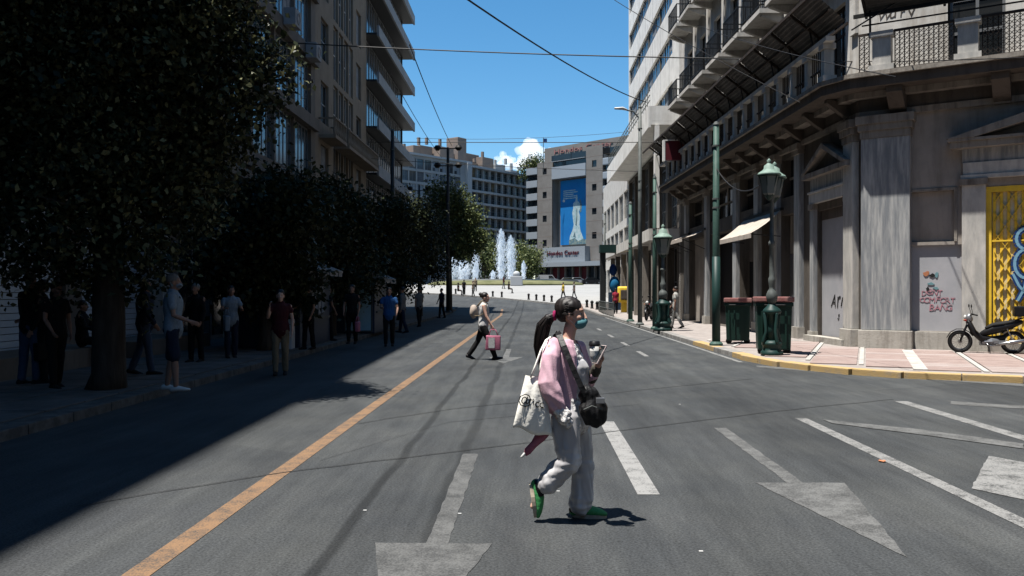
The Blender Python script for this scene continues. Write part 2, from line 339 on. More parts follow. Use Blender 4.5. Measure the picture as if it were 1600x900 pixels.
M['b1'] = dirty('grey_beige_concrete', (.24, .215, .19), (.1, .09, .08), .5, rough=.85); M['b2'] = dirty('beige_plaster', (.36, .30, .23), (.2, .16, .12), .5, rough=.85)
M['b3'] = mat('dark_cladding', (.035, .038, .042), rough=.5); M['b3p'] = mat('pale_parapet', (.42, .44, .46), (.34, .35, .37), sc=2, rough=.7)
M['curtain'] = mat('pale_blind', (.36, .4, .45), (.2, .24, .28), sc=3, rough=.8); M['shutter'] = mat('white_shutter', (.8, .9, 1.0), rough=.6)
M['white_b'] = dirty('white_rendered_wall', (1.3, 1.28, 1.22), (.8, .75, .68), .5, rough=.8); M['ochre'] = mat('ochre_panel', (.22, .17, .1), rough=.7)
M['far1'] = mat('far_grey_wall', (.4, .42, .44), (.5, .52, .53), sc=.2, rough=.8); M['far2'] = mat('far_white_band', (.6, .62, .64), rough=.8)
M['stone_f'] = mat('far_taupe_stone', (.24, .225, .21), (.28, .265, .25), sc=.6, rough=.8); M['alu'] = mat('pale_aluminium', (.45, .5, .55), rough=.45, metal=.2)
M['banner'] = mat('blue_print', (.012, .19, .56), (.015, .27, .66), sc=.12, rough=.6, lo=.3, hi=.7); M['print_w'] = mat('white_print', (.62, .75, .78), (.35, .55, .6), sc=1.5, rough=.6); M['print_d'] = mat('dark_print', (.1, .2, .26), (.3, .36, .3), sc=2)
M['signred'] = mat('dark_red', (.15, .02, .03), rough=.5); M['gateback'] = mat('yellowed_backing', (1.0, .78, .3), (.9, .85, .7), sc=5, stretch=(2, 2, .5)); M['roofbrown'] = mat('roof_clutter', (.36, .28, .23), (.28, .24, .22), sc=.6)
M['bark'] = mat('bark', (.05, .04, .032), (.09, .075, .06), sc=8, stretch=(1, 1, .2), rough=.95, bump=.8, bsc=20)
M['leaf'] = leafmat('dark_leaf', (.03, .04, .018), (.07, .08, .035)); M['leaf2'] = leafmat('mid_leaf', (.025, .035, .015), (.26, .26, .13)); M['leaf3'] = leafmat('far_leaf', (.09, .12, .045), (.26, .29, .11))  # leaf2: scattered pale leaf colour stands for sun gloss
M['cloth_kiosk'] = mat('kiosk_blue_metal', (.03, .06, .11), rough=.5); M['poster'] = mat('pale_blue_poster', (.5, .85, 1.05), (.6, .95, 1.1), sc=2, rough=.4)
M['wire'] = mat('cable', (.02, .02, .022), rough=.6)
# ------------------------------------------------------------------ ground, road, pavements
def strip(name, st, m, dz, top=None):                    # st: (y, x0, x1): a sheet that follows the slope of the street
    b = MB(); vs = []; fs = []
    for y, x0, x1 in st: vs += [(x0, y, gz(y)+dz), (x1, y, gz(y)+dz)]
    for i in range(len(st)-1): fs.append((2*i, 2*i+1, 2*i+3, 2*i+2))
    b.add(vs, fs); return b.build(name, m, kind='structure')
strip('road', [(-60, -60, 60), (0, -60, 60), (60, -60, 60), (80, -90, 90), (100, -90, 90), (136, -90, 90), (200, -90, 90), (201, -90, 90)], M['asphalt'], 0)
b = MB(); b.add([(-4000,-4000,-.6),(4000,-4000,-.6),(4000,5000,-.6),(-4000,5000,-.6)], [(0,1,2,3)]); b.build('ground', M['earth'], kind='structure')
b = MB(); b.add([(-90,201.0,3.22),(90,201.0,3.22),(600,205,3.0),(2500,1500,2.8),(-2500,1500,2.8),(-600,205,3.0)], [(0,1,2,3,4,5)]); b.build('ground', M['earth'], kind='structure')
KR = [(16.5, 12.0), (13.0, 13.85), (11, 14.9), (9.07, 15.9), (8.3, 16.25), (7.5, 16.65), (6.8, 17.15), (6.2, 17.8), (5.75, 18.6), (5.4, 19.6), (5.2, 20.8), (5.12, 24), (5.05, 34), (5.0, 46), (4.85, 56), (4.3, 66), (3.4, 74), (2.2, 80), (0, 85), (-3, 91), (-9, 101), (-18, 110), (-40, 120)]
def kx(y):
    for (a, b_), (c, d) in zip(KR, KR[1:]):
        if b_ <= y <= d: return a+(c-a)*(y-b_)/(d-b_)
    return -40-(y-120)*4
strip('pavement', [(y, kx(y)+.14, 12.0) for y in [20.8, 24, 34, 46, 56, 60, 66, 74, 78]], M['pave_pink'], .12)
b = MB(); poly = [(x+.08, y+.12) for x, y in KR[:10]]+[(KR[10][0]+.14, 20.8), (12, 20.8), (24, 20.8), (24, 8.3), (17, 11.9)]
b.prism(poly, -.05, .12); b.build('pavement', M['pave_pink'], kind='structure')
strip('plaza', [(y, kx(y)+.14, 60) for y in (78, 80, 85, 91, 96, 101, 106, 110, 115, 120)]+[(128, -70, 70), (136, -70, 70), (176, -70, 70)], M['plaza'], .13)
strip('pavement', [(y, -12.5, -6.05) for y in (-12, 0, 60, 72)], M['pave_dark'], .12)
strip('pavement', [(y, -60, 60) for y in (188, 200)], M['pave_dark'], .12)
# kerbs, stone by stone
def stone_mesh(m):
    b = MB(); b.bev(-.49, .49, -.15, .15, -.1, .125, .015); return b.mesh('kerb_stone', m)
kl = stone_mesh(M['kerb_l']); kr = stone_mesh(M['kerb']); ky = stone_mesh(M['kerb_y'])
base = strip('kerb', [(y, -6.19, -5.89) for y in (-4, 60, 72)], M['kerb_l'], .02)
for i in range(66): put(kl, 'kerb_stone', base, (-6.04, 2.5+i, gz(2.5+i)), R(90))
base = strip('kerb', [(y, kx(y)-.02, kx(y)+.16) for y in (21, 34, 56, 60, 66, 74)], M['kerb'], .02)
pts = []                                     # walk the polyline in 1 m steps
acc = 0
for (a, b_), (c, d) in zip(KR, KR[1:-1]):
    L = math.hypot(c-a, d-b_); s = acc
    while s < L: pts.append((a+(c-a)*s/L, b_+(d-b_)*s/L, math.atan2(d-b_, c-a))); s += 1.0
    acc = s-L
for x, y, a in pts:
    nx, ny = -math.sin(a), math.cos(a)
    if y > 16: nx, ny = (nx, ny) if nx > 0 or ny > 0 else (-nx, -ny)
    if ny < 0 and y < 22: nx, ny = -nx, -ny
    if y >= 20 and nx < 0: nx, ny = -nx, -ny
    yel = y < 22 or (24 < y < 27)
    o = put(ky if yel else kr, 'kerb_stone', base, (x+nx*.12, y+ny*.12, gz(y)), a); o.scale = (1, 1, 1+random.uniform(-.03, .03))
# paving slabs that can be told apart
inp = lambda x, y: x > kx(y)+.2 if y > 20.8 else None
def inside(x, y, poly):
    c = False; j = len(poly)-1
    for i in range(len(poly)):
        (xi, yi), (xj, yj) = poly[i], poly[j]
        if (yi > y) != (yj > y) and x < (xj-xi)*(y-yi)/(yj-yi)+xi: c = not c
        j = i
    return c
SU = Vector((.84, -.545, 0)).normalized(); SV = Vector((.545, .84, 0)).normalized()
CO = Vector((9.15, 24.2, 0)); SROT = math.atan2(SU.y, SU.x)
PV = [(x+.1, y+.3) for x, y in KR[:10]]+[(5.5, 20.8), (5.45, 30), (9.2, 30), (9.15, 24.2), (17.8, 18.4), (20, 13)]
PV[0] = (16.6, 12.3)
SU0, SV0 = SU, SV; PU = Vector((math.cos(R(-21)), math.sin(R(-21)), 0)); PW = Vector((-PU.y, PU.x, 0)); PRT = R(-21)
tb = MB(); tb.bev(-.47, .47, -.2, .2, 0, .022, .008); t1 = tb.mesh('paving_slab', M['pink']); t2 = tb.mesh('paving_slab', M['pink2'])
wb = MB(); wb.bev(-.05, .05, -.425, .425, 0, .024, .006); t3 = wb.mesh('paving_strip', M['whitestrip'])
wb = MB(); wb.bev(-.16, .1, -.425, .425, 0, .028, .006); t4 = wb.mesh('paving_strip', M['whitestrip'])
pv = bpy.data.objects['pavement.001']; cnt = 0
for i in range(-5, 12):
    for j in range(-4, 26):
        c = CO+PU*(i*1.12+.6)-PW*(j*.43)
        ok = all(inside(c.x+PU.x*a+PW.x*e, c.y+PU.y*a+PW.y*e, PV) for a in (-.47, .47) for e in (-.2, .2))
        if ok and cnt < 280:
            put(random.choice((t1, t1, t2)), 'paving_slab', pv, (c.x, c.y, .12+random.uniform(0, .003)), PRT); cnt += 1
        if j % 2 == 0:
            c2 = CO+PU*(i*1.12+.04)-PW*(j*.43-.22)
            if all(inside(c2.x+PW.x*e, c2.y+PW.y*e, PV) for e in (-.44, .44)):
                put(t4 if i == 1 else t3, 'paving_strip', pv, (c2.x, c2.y, .121), PRT)
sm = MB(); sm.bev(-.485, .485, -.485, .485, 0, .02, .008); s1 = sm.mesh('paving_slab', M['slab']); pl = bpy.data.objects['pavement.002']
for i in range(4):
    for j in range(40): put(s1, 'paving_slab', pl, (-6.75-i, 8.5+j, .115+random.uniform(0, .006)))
# markings
def poly_mark(name, pts, m, dz=.004, px=True, sub=None):
    P0 = [G(*p) if px else Vector((p[0], p[1], 0)) for p in pts]; P = []
    for a, c in zip(P0, P0[1:]+P0[:1]):          # hand laid edges, a little ragged
        n_ = max(1, int((c-a).length/.12))
        for i in range(n_): q = a.lerp(c, i/n_); P.append(q+Vector((random.uniform(-.008, .008), random.uniform(-.012, .012), 0)) if i else q)
    b = MB(); b.add([(p.x, p.y, gz(p.y)+dz) for p in P], [tuple(range(len(P)))]); return b.build(name, m, kind='structure')
def rect_mark(name, x, y0, y1, wd, m, dz=.004, x2=None, n=1):
    st = []; x2 = x if x2 is None else x2
    for i in range(n+1):
        y = y0+(y1-y0)*i/n; xc = x+(x2-x)*i/n; st.append((y, xc-wd/2, xc+wd/2))
    return strip(name, st, m, dz)
rect_mark('orange_lane_line', -2.34, 3.2, 60, .17, M['orange'], x2=-2.1)
rect_mark('orange_lane_line', -2.1, 60, 70, .17, M['orange'], x2=-2.35, n=2)
rect_mark('lane_dash', .97, 7.15, 11.15, .185, M['paint_bright'])
rect_mark('lane_dash', .97, 1.0, 3.0, .185, M['paint_bright'])
for y in (22.3, 26.6, 31.5, 37, 43, 50, 58): rect_mark('lane_dash', 2.98 if y < 40 else 2.7, y, y+1.9, .13, M['paint'])
for y in (15.5, 20): rect_mark('lane_dash', .97, y, y+1.2, .12, M['paint_faint'])
poly_mark('lane_arrow', [(-.70, 5.74), (-.70, 8.9), (-.55, 8.9), (-.55, 5.74), (-.26, 5.74), (-.64, 3.7), (-1.04, 5.74)], M['paint_ghost'], px=False)
poly_mark('lane_arrow', [(2.24, 7.62), (2.24, 10.65), (2.39, 10.65), (2.38, 7.62), (2.74, 7.62), (2.37, 5.5), (1.96, 7.62)], M['paint_faint'], px=False)
poly_mark('lane_arrow', [(-.72, 22.0), (-.72, 25), (-.57, 25), (-.57, 22), (-.2, 22), (-.65, 20), (-1.1, 22)], M['paint_faint'], px=False)
rect_mark('lane_line', 3.56, 5.0, 11.5, .15, M['paint'], x2=3.56)
poly_mark('lane_line', [(1285,656),(1440,672),(1600,694),(1600,702),(1440,680),(1300,662)], M['paint_faint'], .008)
rect_mark('lane_line', 5.63, 8.5, 13.3, .2, M['paint'])
poly_mark('lane_arrow', [(1545,713),(1605,724),(1602,782),(1518,764)], M['paint'], .006)
poly_mark('lane_line', [(1486,627),(1560,632),(1660,637),(1660,641),(1560,637),(1486,632)], M['paint_faint'], .004)
rect_mark('edge_line', 4.95, 20.5, 55, .12, M['paint'], x2=4.72)
poly_mark('edge_line', [(1182,571),(1300,580),(1420,588),(1600,600),(1600,604),(1420,591),(1300,583),(1182,574)], M['paint_faint'], .004)
def crack(pp, wd=.012):
    P = [G(*p) for p in pp]; b = MB(); Q = []
    for a, c in zip(P, P[1:]):
        n = 7
        for i in range(n): q = a.lerp(c, i/n); q.y += random.uniform(-.03, .03); Q.append(q)
    for a, c in zip(Q, Q[1:]): b.add([(a.x, a.y-wd, .0085), (c.x, c.y-wd, .0085), (c.x, c.y+wd, .0085), (a.x, a.y+wd, .0085)], [(0,1,2,3)])
    b.build('tar_joint', M['tar'], kind='structure')
crack([(120,792),(420,742),(760,700),(1010,668),(1240,640),(1420,622)]); crack([(560,662),(700,640),(1000,610),(1200,590)], .014); crack([(500,720),(700,660),(1040,628)], .008)
tag(MB().lathe([(.0,0),(.03,.004),(.034,.014),(.02,.02),(0,.02)], (0,0,0), 8).warp(.008, 30, 2).build('orange_scrap', M['stone_br'] if 0 else M['orangepaint'], loc=G(1378,722)), 'small crushed orange scrap lying on the asphalt at right', 'litter')
for q, lb_ in (((570,798), 'tiny white scrap on the asphalt between the orange line and the left arrow'), ((718,803), 'tiny white scrap beside the stem of the left arrow'), ((1062,632), 'tiny white scrap far up the road right of the walking woman'), ((1095,862), 'tiny white scrap nearest the camera, right of the dashed line'), ((872,768), 'tiny white scrap between the feet of the walking woman')):
    tag(MB().bev(-.012,.015,-.009,.009,0,.006,.002).build('paper_scrap', M['whitep'], loc=G(*q)), lb_, 'litter', 'white scraps on the road')

# ------------------------------------------------------------------ facade frames
class Fr:
    def __init__(s, Lp, Rp, zb=0.0):
        s.L = Vector((*Lp, 0)); s.Rr = Vector((*Rp, 0)); s.u = (s.Rr-s.L).normalized(); s.W = (s.Rr-s.L).length; s.zb = zb; s.rot = math.atan2(s.u.y, s.u.x)
        s.n = Vector((-s.u.y, s.u.x, 0))
    def s_at(s, px, off=0.0):
        t = T(px); L = s.L+s.n*off       # L.x + a*u.x = t*(L.y + a*u.y)
        return (t*L.y-L.x)/(s.u.x-t*s.u.y)
    def at(s, px, py, off=0.0):
        a = s.s_at(px, off); p = s.L+s.n*off+s.u*a
        return a, CH+(HOR-py)/FPX*dep(p.x, p.y)-s.zb
    def root(s, name, label, cat, group=None): return thing(name, label, cat, (s.L.x, s.L.y, s.zb), s.rot, group)
WC = {}
def window(root, x, z, wd, h, y, fm, pm, nx=2, nz=1, fr=.06, name='window', curtain=None):
    key = (round(wd, 2), round(h, 2), fm.name, nx, nz, fr)
    if key not in WC:
        b = MB(); d = .05
        b.box(0, fr, 0, d, 0, h); b.box(wd-fr, wd, 0, d, 0, h); b.box(fr, wd-fr, .002, d-.002, 0, fr); b.box(fr, wd-fr, .002, d-.002, h-fr, h)
        for i in range(1, nx): q = wd*i/nx; b.box(q-fr/2, q+fr/2, .004, d-.004, fr, h-fr)
        for i in range(1, nz): q = h*i/nz; b.box(fr, wd-fr, .008, d-.008, q-fr/2, q+fr/2)
        WC[key] = b.mesh('window', fm)
    k2 = ('p', round(wd, 2), round(h, 2), pm.name)
    if k2 not in WC: b = MB(); b.box(fr*.5, wd-fr*.5, .025, .032, fr*.5, h-fr*.5); WC[k2] = b.mesh('pane', pm)
    o = put(WC[key], name, root, (x, y, z)); put(WC[k2], 'pane', o)
    if curtain:
        k3 = ('c', round(wd, 2), round(h, 2), curtain.name)
        if k3 not in WC:
            b = MB(); b.box(fr, wd*.5-.02, .015, .022, h*.35, h-fr); b.box(wd*.55, wd-fr, .015, .022, fr, h-fr); WC[k3] = b.mesh('blind', curtain)
        put(WC[k3], 'blind', o)
    return o
# ------------------------------------------------------------------ left side of the street
f1 = Fr((-10.3, -14), (-10.3, 41)); r1 = f1.root('office_building', 'grey beige office block behind the big dark tree on the left', 'building')
H1 = 26.5; holes = []; bay = 2.9; shops = []; wins = []
nb = int(f1.W/bay)
for k in range(8):
    z0 = 6.35+k*3.05+.55
    for i in range(nb):
        x0 = i*bay+.3+1.9; x1 = x0+bay-.18
        if z0+2.3 < H1-.3 and x1 < f1.W-.3: holes.append((x0, x1, z0, z0+2.35)); wins.append((x0, z0, x1-x0, 2.35))
for i in range(10):
    x0 = 1.2+i*5.4
    if x0+4.7 < f1.W: holes.append((x0, x0+4.7, .15, 4.7)); shops.append(x0)
b = MB(); b.wall(0, f1.W, 0, H1, holes, .3); b.box(0, f1.W, .9, 18, .02, H1-.02); b.add([(0,0,H1),(f1.W,0,H1),(f1.W,18,H1),(0,18,H1)], [(0,1,2,3)]); b.add([(f1.W,0,0),(f1.W,18,0),(f1.W,18,H1),(f1.W,0,H1)], [(0,1,2,3)])
b.build('wall', M['b1'], r1)
for k in range(8):
    b = MB(); b.box(-.01, f1.W-.05, -.22, -.01, 6.2+k*3.05, 6.75+k*3.05); 
    if 6.75+k*3.05 < H1: b.build('spandrel', M['b1'], r1)
b = MB(); b.box(.0, f1.W+.0, -1.3, 0, 5.25, 5.55); b.box(0, f1.W, -.5, 0, 5.6, 5.8); b.build('canopy', M['b1'], r1)
b = MB(); b.prism([(0, H1+.01), (40, H1+.01), (16, H1+2.4), (0, H1+3.6)], .0, .4, 'xz'); b.build('shadow_wedge', M['b1'], r1)  # unseen wedge added on the roof to slant the shadow edge on the road
for (x, z, wd, h) in wins:
    if x > 24: window(r1, x, z, wd, h, .15, M['frame'], M['bglass'], 5, 1, .07, curtain=M['curtain'] if random.random() < .45 else None)
for i, x in enumerate(shops):
    if x < 20: continue
    if 27 < x < 37:
        b = MB()
        for k in range(30): b.box(x+.02, x+4.68, .22, .28+.02*(k % 2), .4+k*.14, .4+k*.14+.125)
        o = b.build('roller_shutter', M['shutter'], r1)
        MB().box(x+.02, x+4.68, .1, .3, .15, .4).build('sill', M['b1'], r1); MB().bev(x+.1, x+4.6, -1.25, -.01, .12, .52, .02).build('ledge', M['b1'], r1)
    else:
        window(r1, x, .15, 4.7, 4.55, .2, M['frame'], M['dglass'], 3, 2, .08, name='shop_window')
for q in (f1.s_at(352), f1.s_at(243)): MB().box(q-.22, q+.22, -.3, -.005, .12, 5.24).build('column', M['plaster_w'], r1)
for (px, py) in ((457, 30), (490, 82)):
    a, z = f1.at(px, py, -.5); b = MB(); b.bev(a-.45, a+.45, -.75, -.25, z-.35, z+.35, .03); b.torus((a, -.76, z), .22, .025); o = b.build('air_conditioner', M['b3p'], r1)

f2 = Fr((-10.35, 41.02), (-10.35, 54)); r2 = f2.root('beige_building', 'narrow beige plastered apartment building with tall glazed middle bay', 'building')
H2 = 28; holes = []; W2 = []
for k in range(7):
    z0 = 6.6+k*3.15
    for (a, c) in ((1.3, 2.9), (9.9, 11.3)): holes.append((a, c, z0+.3, z0+2.35)); W2.append((a, z0+.3, c-a, 2.05, 2))
    for i in range(4): a = 4.0+i*1.3; holes.append((a, a+1.05, z0-.1, z0+2.75)); W2.append((a, z0-.1, 1.05, 2.85, 1))
holes.append((1, 5.5, .15, 4.6)); holes.append((6.5, 11.8, .15, 4.6))
b = MB(); b.wall(0, f2.W, 0, H2, holes, .3); b.box(.05, f2.W-.02, .7, 16, .02, H2-.02); b.add([(0,0,H2),(f2.W,0,H2),(f2.W,16,H2),(0,16,H2)], [(0,1,2,3)]); b.build('wall', M['b2'], r2)
b = MB(); b.box(0, f2.W, -.6, -.004, H2-.5, H2-.1); b.build('cornice', M['b2'], r2)
for x, z, wd, h, n in W2: window(r2, x, z, wd, h, .14, M['wframe'] if n == 1 else M['frame'], M['bglass'] if n == 1 else M['dglass'], n, 2, .07, curtain=M['curtain'] if random.random() < .3 else None)
for x in (1, 6.5): window(r2, x, .15, 4.5 if x == 1 else 5.3, 4.45, .2, M['frame'], M['dglass'], 3, 2, .08, name='shop_window')
for a, c in ((.8, 3.4), (4.0, f2.W-.3)):
    b = MB(); b.box(a, c, -.85, -.005, 9.15, 9.32); o = b.build('balcony_slab', M['b2'], r2)
    b = MB(); n = int((c-a)/.35)
    for i in range(n+1): q = a+.04+(c-a-.08)*i/n; b.lathe([(.04,0),(.07,.2),(.04,.5),(.05,.75)], (q, -.78, 9.33), 6)
    b.box(a, c, -.85, -.72, 10.08, 10.16); b.box(a, a+.1, -.71, -.01, 10.08, 10.15); b.box(c-.1, c, -.71, -.01, 10.08, 10.15); b.build('balustrade', M['b2'], r2)

f3 = Fr((-10.3, 54.02), (-10.3, 70)); r3 = f3.root('balcony_building', 'dark office building with pale sloping rows of balcony parapets', 'building')
H3 = 27.3
b = MB(); b.box(0, f3.W, .32, 17, 0, H3); b.build('wall', M['b3'], r3)
for k in range(7):
    z0 = 6.1+k*2.93
    b = MB(); b.box(-.0, f3.W+.9, -.6, .31, z0-.02, z0+.1); b.build('floor_slab', M['b3'], r3)
    b = MB(); b.box(.1, f3.W+.9, -.74, -.61, z0-.1, z0+.6); b.box(f3.W+.78, f3.W+.9, -.6, .8, z0+.11, z0+.58); b.build('parapet', M['b3p'], r3)
    for i in range(9):
        window(r3, .3+i*1.72, z0+.15, 1.66, 2.7, .24, M['frame'], M['dglass'], 2, 1, .06)
b = MB(); b.box(-.0, f3.W+.9, -.74, .31, 6.1+7*2.93-.1, H3-.05); b.build('roof_band', M['b3p'], r3)
for i in range(3): window(r3, .6+i*5.1, .2, 4.4, 4.6, .24, M['frame'], M['dglass'], 3, 2, .08, name='shop_window')
b = MB(); b.box(f3.W+.1, f3.W+.3, .2, .4, 0, H3); b.build('downpipe', M['b3'], r3)
# the block beyond the left corner
f4 = Fr((-22, 90), (-24, 130)); r4 = f4.root('corner_block', 'dim apartment block seen behind the street trees on the left', 'building')
b = MB(); b.box(0, f4.W, 0, 20, 0, 22); b.build('wall', M['b1'], r4)

# unseen blocks round and behind the viewer, added to cut the sky fill
def block(Lp, Rp, h, dp, lb, m):
    fr = Fr(Lp, Rp); r = fr.root('unseen_street_block', lb, 'building'); nn = int(fr.W/3.4); hl = [(i*3.4+.9, i*3.4+2.5, 5.2+k*3.2, 7.2+k*3.2) for i in range(nn) for k in range(int((h-6)/3.2))]
    b = MB(); b.wall(0, fr.W, 0, h, hl, .3); b.box(.02, fr.W-.02, .31, dp, 0, h-.02); b.add([(0,0,h),(fr.W,0,h),(fr.W,dp,h),(0,dp,h)], [(0,1,2,3)]); b.build('wall', M[m], r)
    b = MB(); b.box(-.2, fr.W+.2, -.5, .3, h+.01, h+.4); b.build('cornice', M[m], r)
block((-10.3, -75), (-10.3, -14.1), 27, 16, 'unseen grey office terrace on the left behind the viewer', 'b1')
block((19, 9.0), (21, -75), 27, 16, 'unseen beige terrace on the right beside and behind the viewer', 'b2')
block((21, -78), (-10, -78), 24, 16, 'unseen terrace closing the street far behind the viewer', 'b1')

# ------------------------------------------------------------------ right side: the old corner building
LM = Vector((8.2, 48.0)); fM = Fr((8.2, 48), (9.15, 24.2)); RS = CO+SU*16
fS = Fr((9.15, 24.2), (RS.x, RS.y))
rA = thing('old_corner_building', 'derelict neoclassical corner building with marble pilasters, pediments and a stained stone balcony', 'building', (0,0,0))
def child(name): # a facade-local helper: vertices are turned into world coordinates of rA
    return None
class FB(MB):
    def __init__(s, fr): super().__init__(); s.fr = fr
    def out(s):
        c, si = math.cos(s.fr.rot), math.sin(s.fr.rot)
        s.v = [(s.fr.L.x+x*c-y*si, s.fr.L.y+x*si+y*c, z+s.fr.zb) for x, y, z in s.v]; return s
    def fin(s, name, m, parent=None, smooth=False, label=None): return s.out().build(name, m, parent if parent else rA, smooth, label=label)
WM = fM.W
# bays of the long facade: s from the photograph
doorM = (fM.s_at(1272)-0, fM.s_at(1334))
pil = [fM.s_at(p) for p in (1075, 1107, 1153, 1187, 1217, 1252)]
mh = []; bays = []
for a, c in zip(pil, pil[1:]):
    mh.append((a+.32, c-.32, .14, 4.35)); mh.append((a+.4, c-.4, 4.95, 6.3)); bays.append((a+.32, c-.32))
mh.append((doorM[0]+.35, doorM[1]-.25, .3, 4.2))
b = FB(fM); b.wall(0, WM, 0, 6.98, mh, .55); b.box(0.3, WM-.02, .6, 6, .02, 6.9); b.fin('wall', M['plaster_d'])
b = FB(fM); b.wall(0, WM, 7.0, 23, [(WM-(i+1)*2.8-.2+.75, WM-(i+1)*2.8-.2+1.95, z, z+2.5) for i in range(8) for z in (7.6, 11.75, 15.6)], .3); b.add([(0,0,23),(WM,0,23),(WM,9,23),(0,9,23)], [(0,1,2,3)]); b.box(.1, WM-.2, .4, 9, 6.95, 22.9); b.fin('upper_wall', M['plaster_w'])
for i in range(8):
    for z in (7.6, 11.75, 15.6):
        x = WM-(i+1)*2.8-.2+.75; o = window(rA, 0, 0, 1.2, 2.5, 0, M['rust'], M['dglass'], 2, 3, .08); p = fM.L+fM.u*x+fM.n*.15; o.location = (p.x, p.y, z); o.rotation_euler = (0, 0, fM.rot)
# small upper balconies with iron rails
def small_balcony(fr, x0, x1, z, proj=.95, par=rA):
    b = FB(fr); b.box(x0, x1, -proj, -.005, z-.16, z); o = b.fin('balcony_slab', M['plaster_w'], par)
    for q in (x0+.1, x1-.28):
        b = FB(fr); b.prism([(-.01, z-.17), (-proj+.12, z-.17), (-proj+.1, z-.24), (-.35, z-.42), (-.01, z-.5)], q, q+.18, 'yz'); b.v = [(x, y, zz) for (x, y, zz) in b.v]; b.fin('bracket', M['plaster_w'], par)
    b = FB(fr); n = int((x1-x0)/.13)
    for i in range(n+1): q = x0+.05+(x1-x0-.1)*i/n; b.box(q-.01, q+.01, -proj+.03, -proj+.05, z+.001, z+.95)
    for i in range(7): q = -proj+.05+(proj-.1)*i/6; b.box(x0+.03, x0+.05, q-.01, q+.01, z+.001, z+.95); b.box(x1-.05, x1-.03, q-.01, q+.01, z+.001, z+.95)
    for h in (.12, .95): b.box(x0+.02, x1-.02, -proj+.02, -proj+.06, z+h, z+h+.04); b.box(x0+.02, x0+.06, -proj+.06, -.01, z+h, z+h+.04); b.box(x1-.06, x1-.02, -proj+.06, -.01, z+h, z+h+.04)
    b.fin('railing', M['iron'], par)
for i in range(8):
    x1 = WM-(i+1)*2.8-.2+2.45+.0
    small_balcony(fM, x1-2.2, x1, 11.55); small_balcony(fM, x1-2.2, x1, 15.4)
    # pale pilaster strips between the windows
    b = FB(fM); q = WM-(i+1)*2.8-.2+2.65; b.box(q-.2, q+.2, -.09, -.006, 8.9, 22.6); b.fin('pilaster', M['plaster_w'])
# shops of the long facade
for i, (a, c) in enumerate(bays):
    b = FB(fM); 
    if i == 4: b.box(a, c, .3, .4, 3.0, 4.35); b.fin('fanlight_board', M['stone']); b = FB(fM); b.box(a, c, .28, .4, .14, 2.98); b.fin('metal_door', M['greypanel_d'])
    elif i == 0: b.box(a, c, .3, .42, .14, 4.35); b.fin('boarding', M['plaster'])
    elif i == 2: b.box(a+.3, c-.1, .3, .42, 2.9, 4.35); b.fin('fanlight_board', M['stone_br']); b = FB(fM); b.box(a, c, .4, .5, .14, 4.35); b.fin('opening_dark_panel', M['dark'])
    else: b.box(a, c, .5, .54, .14, 4.35); b.fin('opening_dark_panel', M['dark'])  # dark panel painted as the darkness inside the opening
    b = FB(fM); b.box(a+.08, c-.08, .3, .34, 4.95, 6.3); o = b.fin('mezzanine_window', M['dglass'])
    b = FB(fM); b.box((a+c)/2-.04, (a+c)/2+.04, .24, .29, 4.95, 6.3); b.box(a+.08, c-.08, .25, .285, 5.6, 5.68); b.out().build('window_bar', M['stone'], o)
for i, q in enumerate(pil):
    w_ = .26
    b = FB(fM); b.box(q-w_, q+w_, -.16, -.004, .5, 6.2); o = b.fin('pilaster', M['marble'])
    b = FB(fM); b.box(q-w_-.06, q+w_+.06, -.24, -.004, .1, .498); b.out().build('base', M['plinth'], o)
    b = FB(fM); b.box(q-w_-.05, q+w_+.05, -.22, -.004, 6.202, 6.35); b.box(q-w_-.1, q+w_+.1, -.28, -.004, 6.352, 6.55); b.out().build('capital', M['stone'], o)
# pedimented doorway builder (both facades)
def doorway(fr, a, c, zt, zl, mcol, dw=.3):
    # a..c outer faces of the flanking marble jambs; zt door head; zl top of entablature
    for q0, q1 in ((a, a+dw), (c-dw, c)):
        b = FB(fr); b.box(q0, q1, -.14, -.006, .42, zt); o = b.fin('door_jamb', mcol)
        b = FB(fr); b.box(q0-.05, q1+.05, -.2, -.006, .1, .418); b.out().build('base', M['plinth'], o)
        b = FB(fr); b.box(q0-.04, q1+.04, -.19, -.006, zt+.002, zt+.18); b.out().build('capital', M['stone'], o)
    b = FB(fr); b.box(a-.03, c+.03, -.16, -.006, zt+.182, zt+.5); b.box(a-.06, c+.06, -.2, -.006, zt+.5, zt+.56); b.fin('architrave', M['marble_l'])
    b = FB(fr); b.box(a, c, -.12, -.006, zt+.562, zl-.14); b.fin('frieze', M['marble'])
    b = FB(fr); b.box(a-.22, c+.22, -.34, -.006, zl-.138, zl+.02); b.fin('cornice', M['stone'])
    m_ = (a+c)/2; hh = (c-a)*.2+.15
    for s_ in (0, 1):
        b = FB(fr); x0 = a-.24 if s_ == 0 else c+.24
        P = [(x0, zl+.022), (m_, zl+.022+hh), (m_, zl-.13+hh), (x0+(.3 if s_ == 0 else -.3), zl+.022)]
        b.prism(P, -.36, -.01, 'xz'); b.fin('raking_cornice', M['stone'])
    b = FB(fr); b.prism([(a, zl+.024), (c, zl+.024), (m_, zl+hh-.16)], -.1, -.008, 'xz'); b.fin('tympanum', M['plaster_d'])
doorway(fM, doorM[0], doorM[1], 4.25, 5.35, M['marble'])
b = FB(fM); b.box(doorM[0]+.36, doorM[1]-.26, .12, .2, .3, 3.9); o = b.fin('grey_door_panel', M['greypanel'])
b = FB(fM); b.box(doorM[0]+.36, doorM[1]-.26, .1, .22, 3.902, 4.2); b.fin('door_lintel', M['stone_br'])
b = FB(fM); b.box(doorM[0], doorM[1], -.35, -.006, .1, .3); b.fin('door_step', M['plinth'])
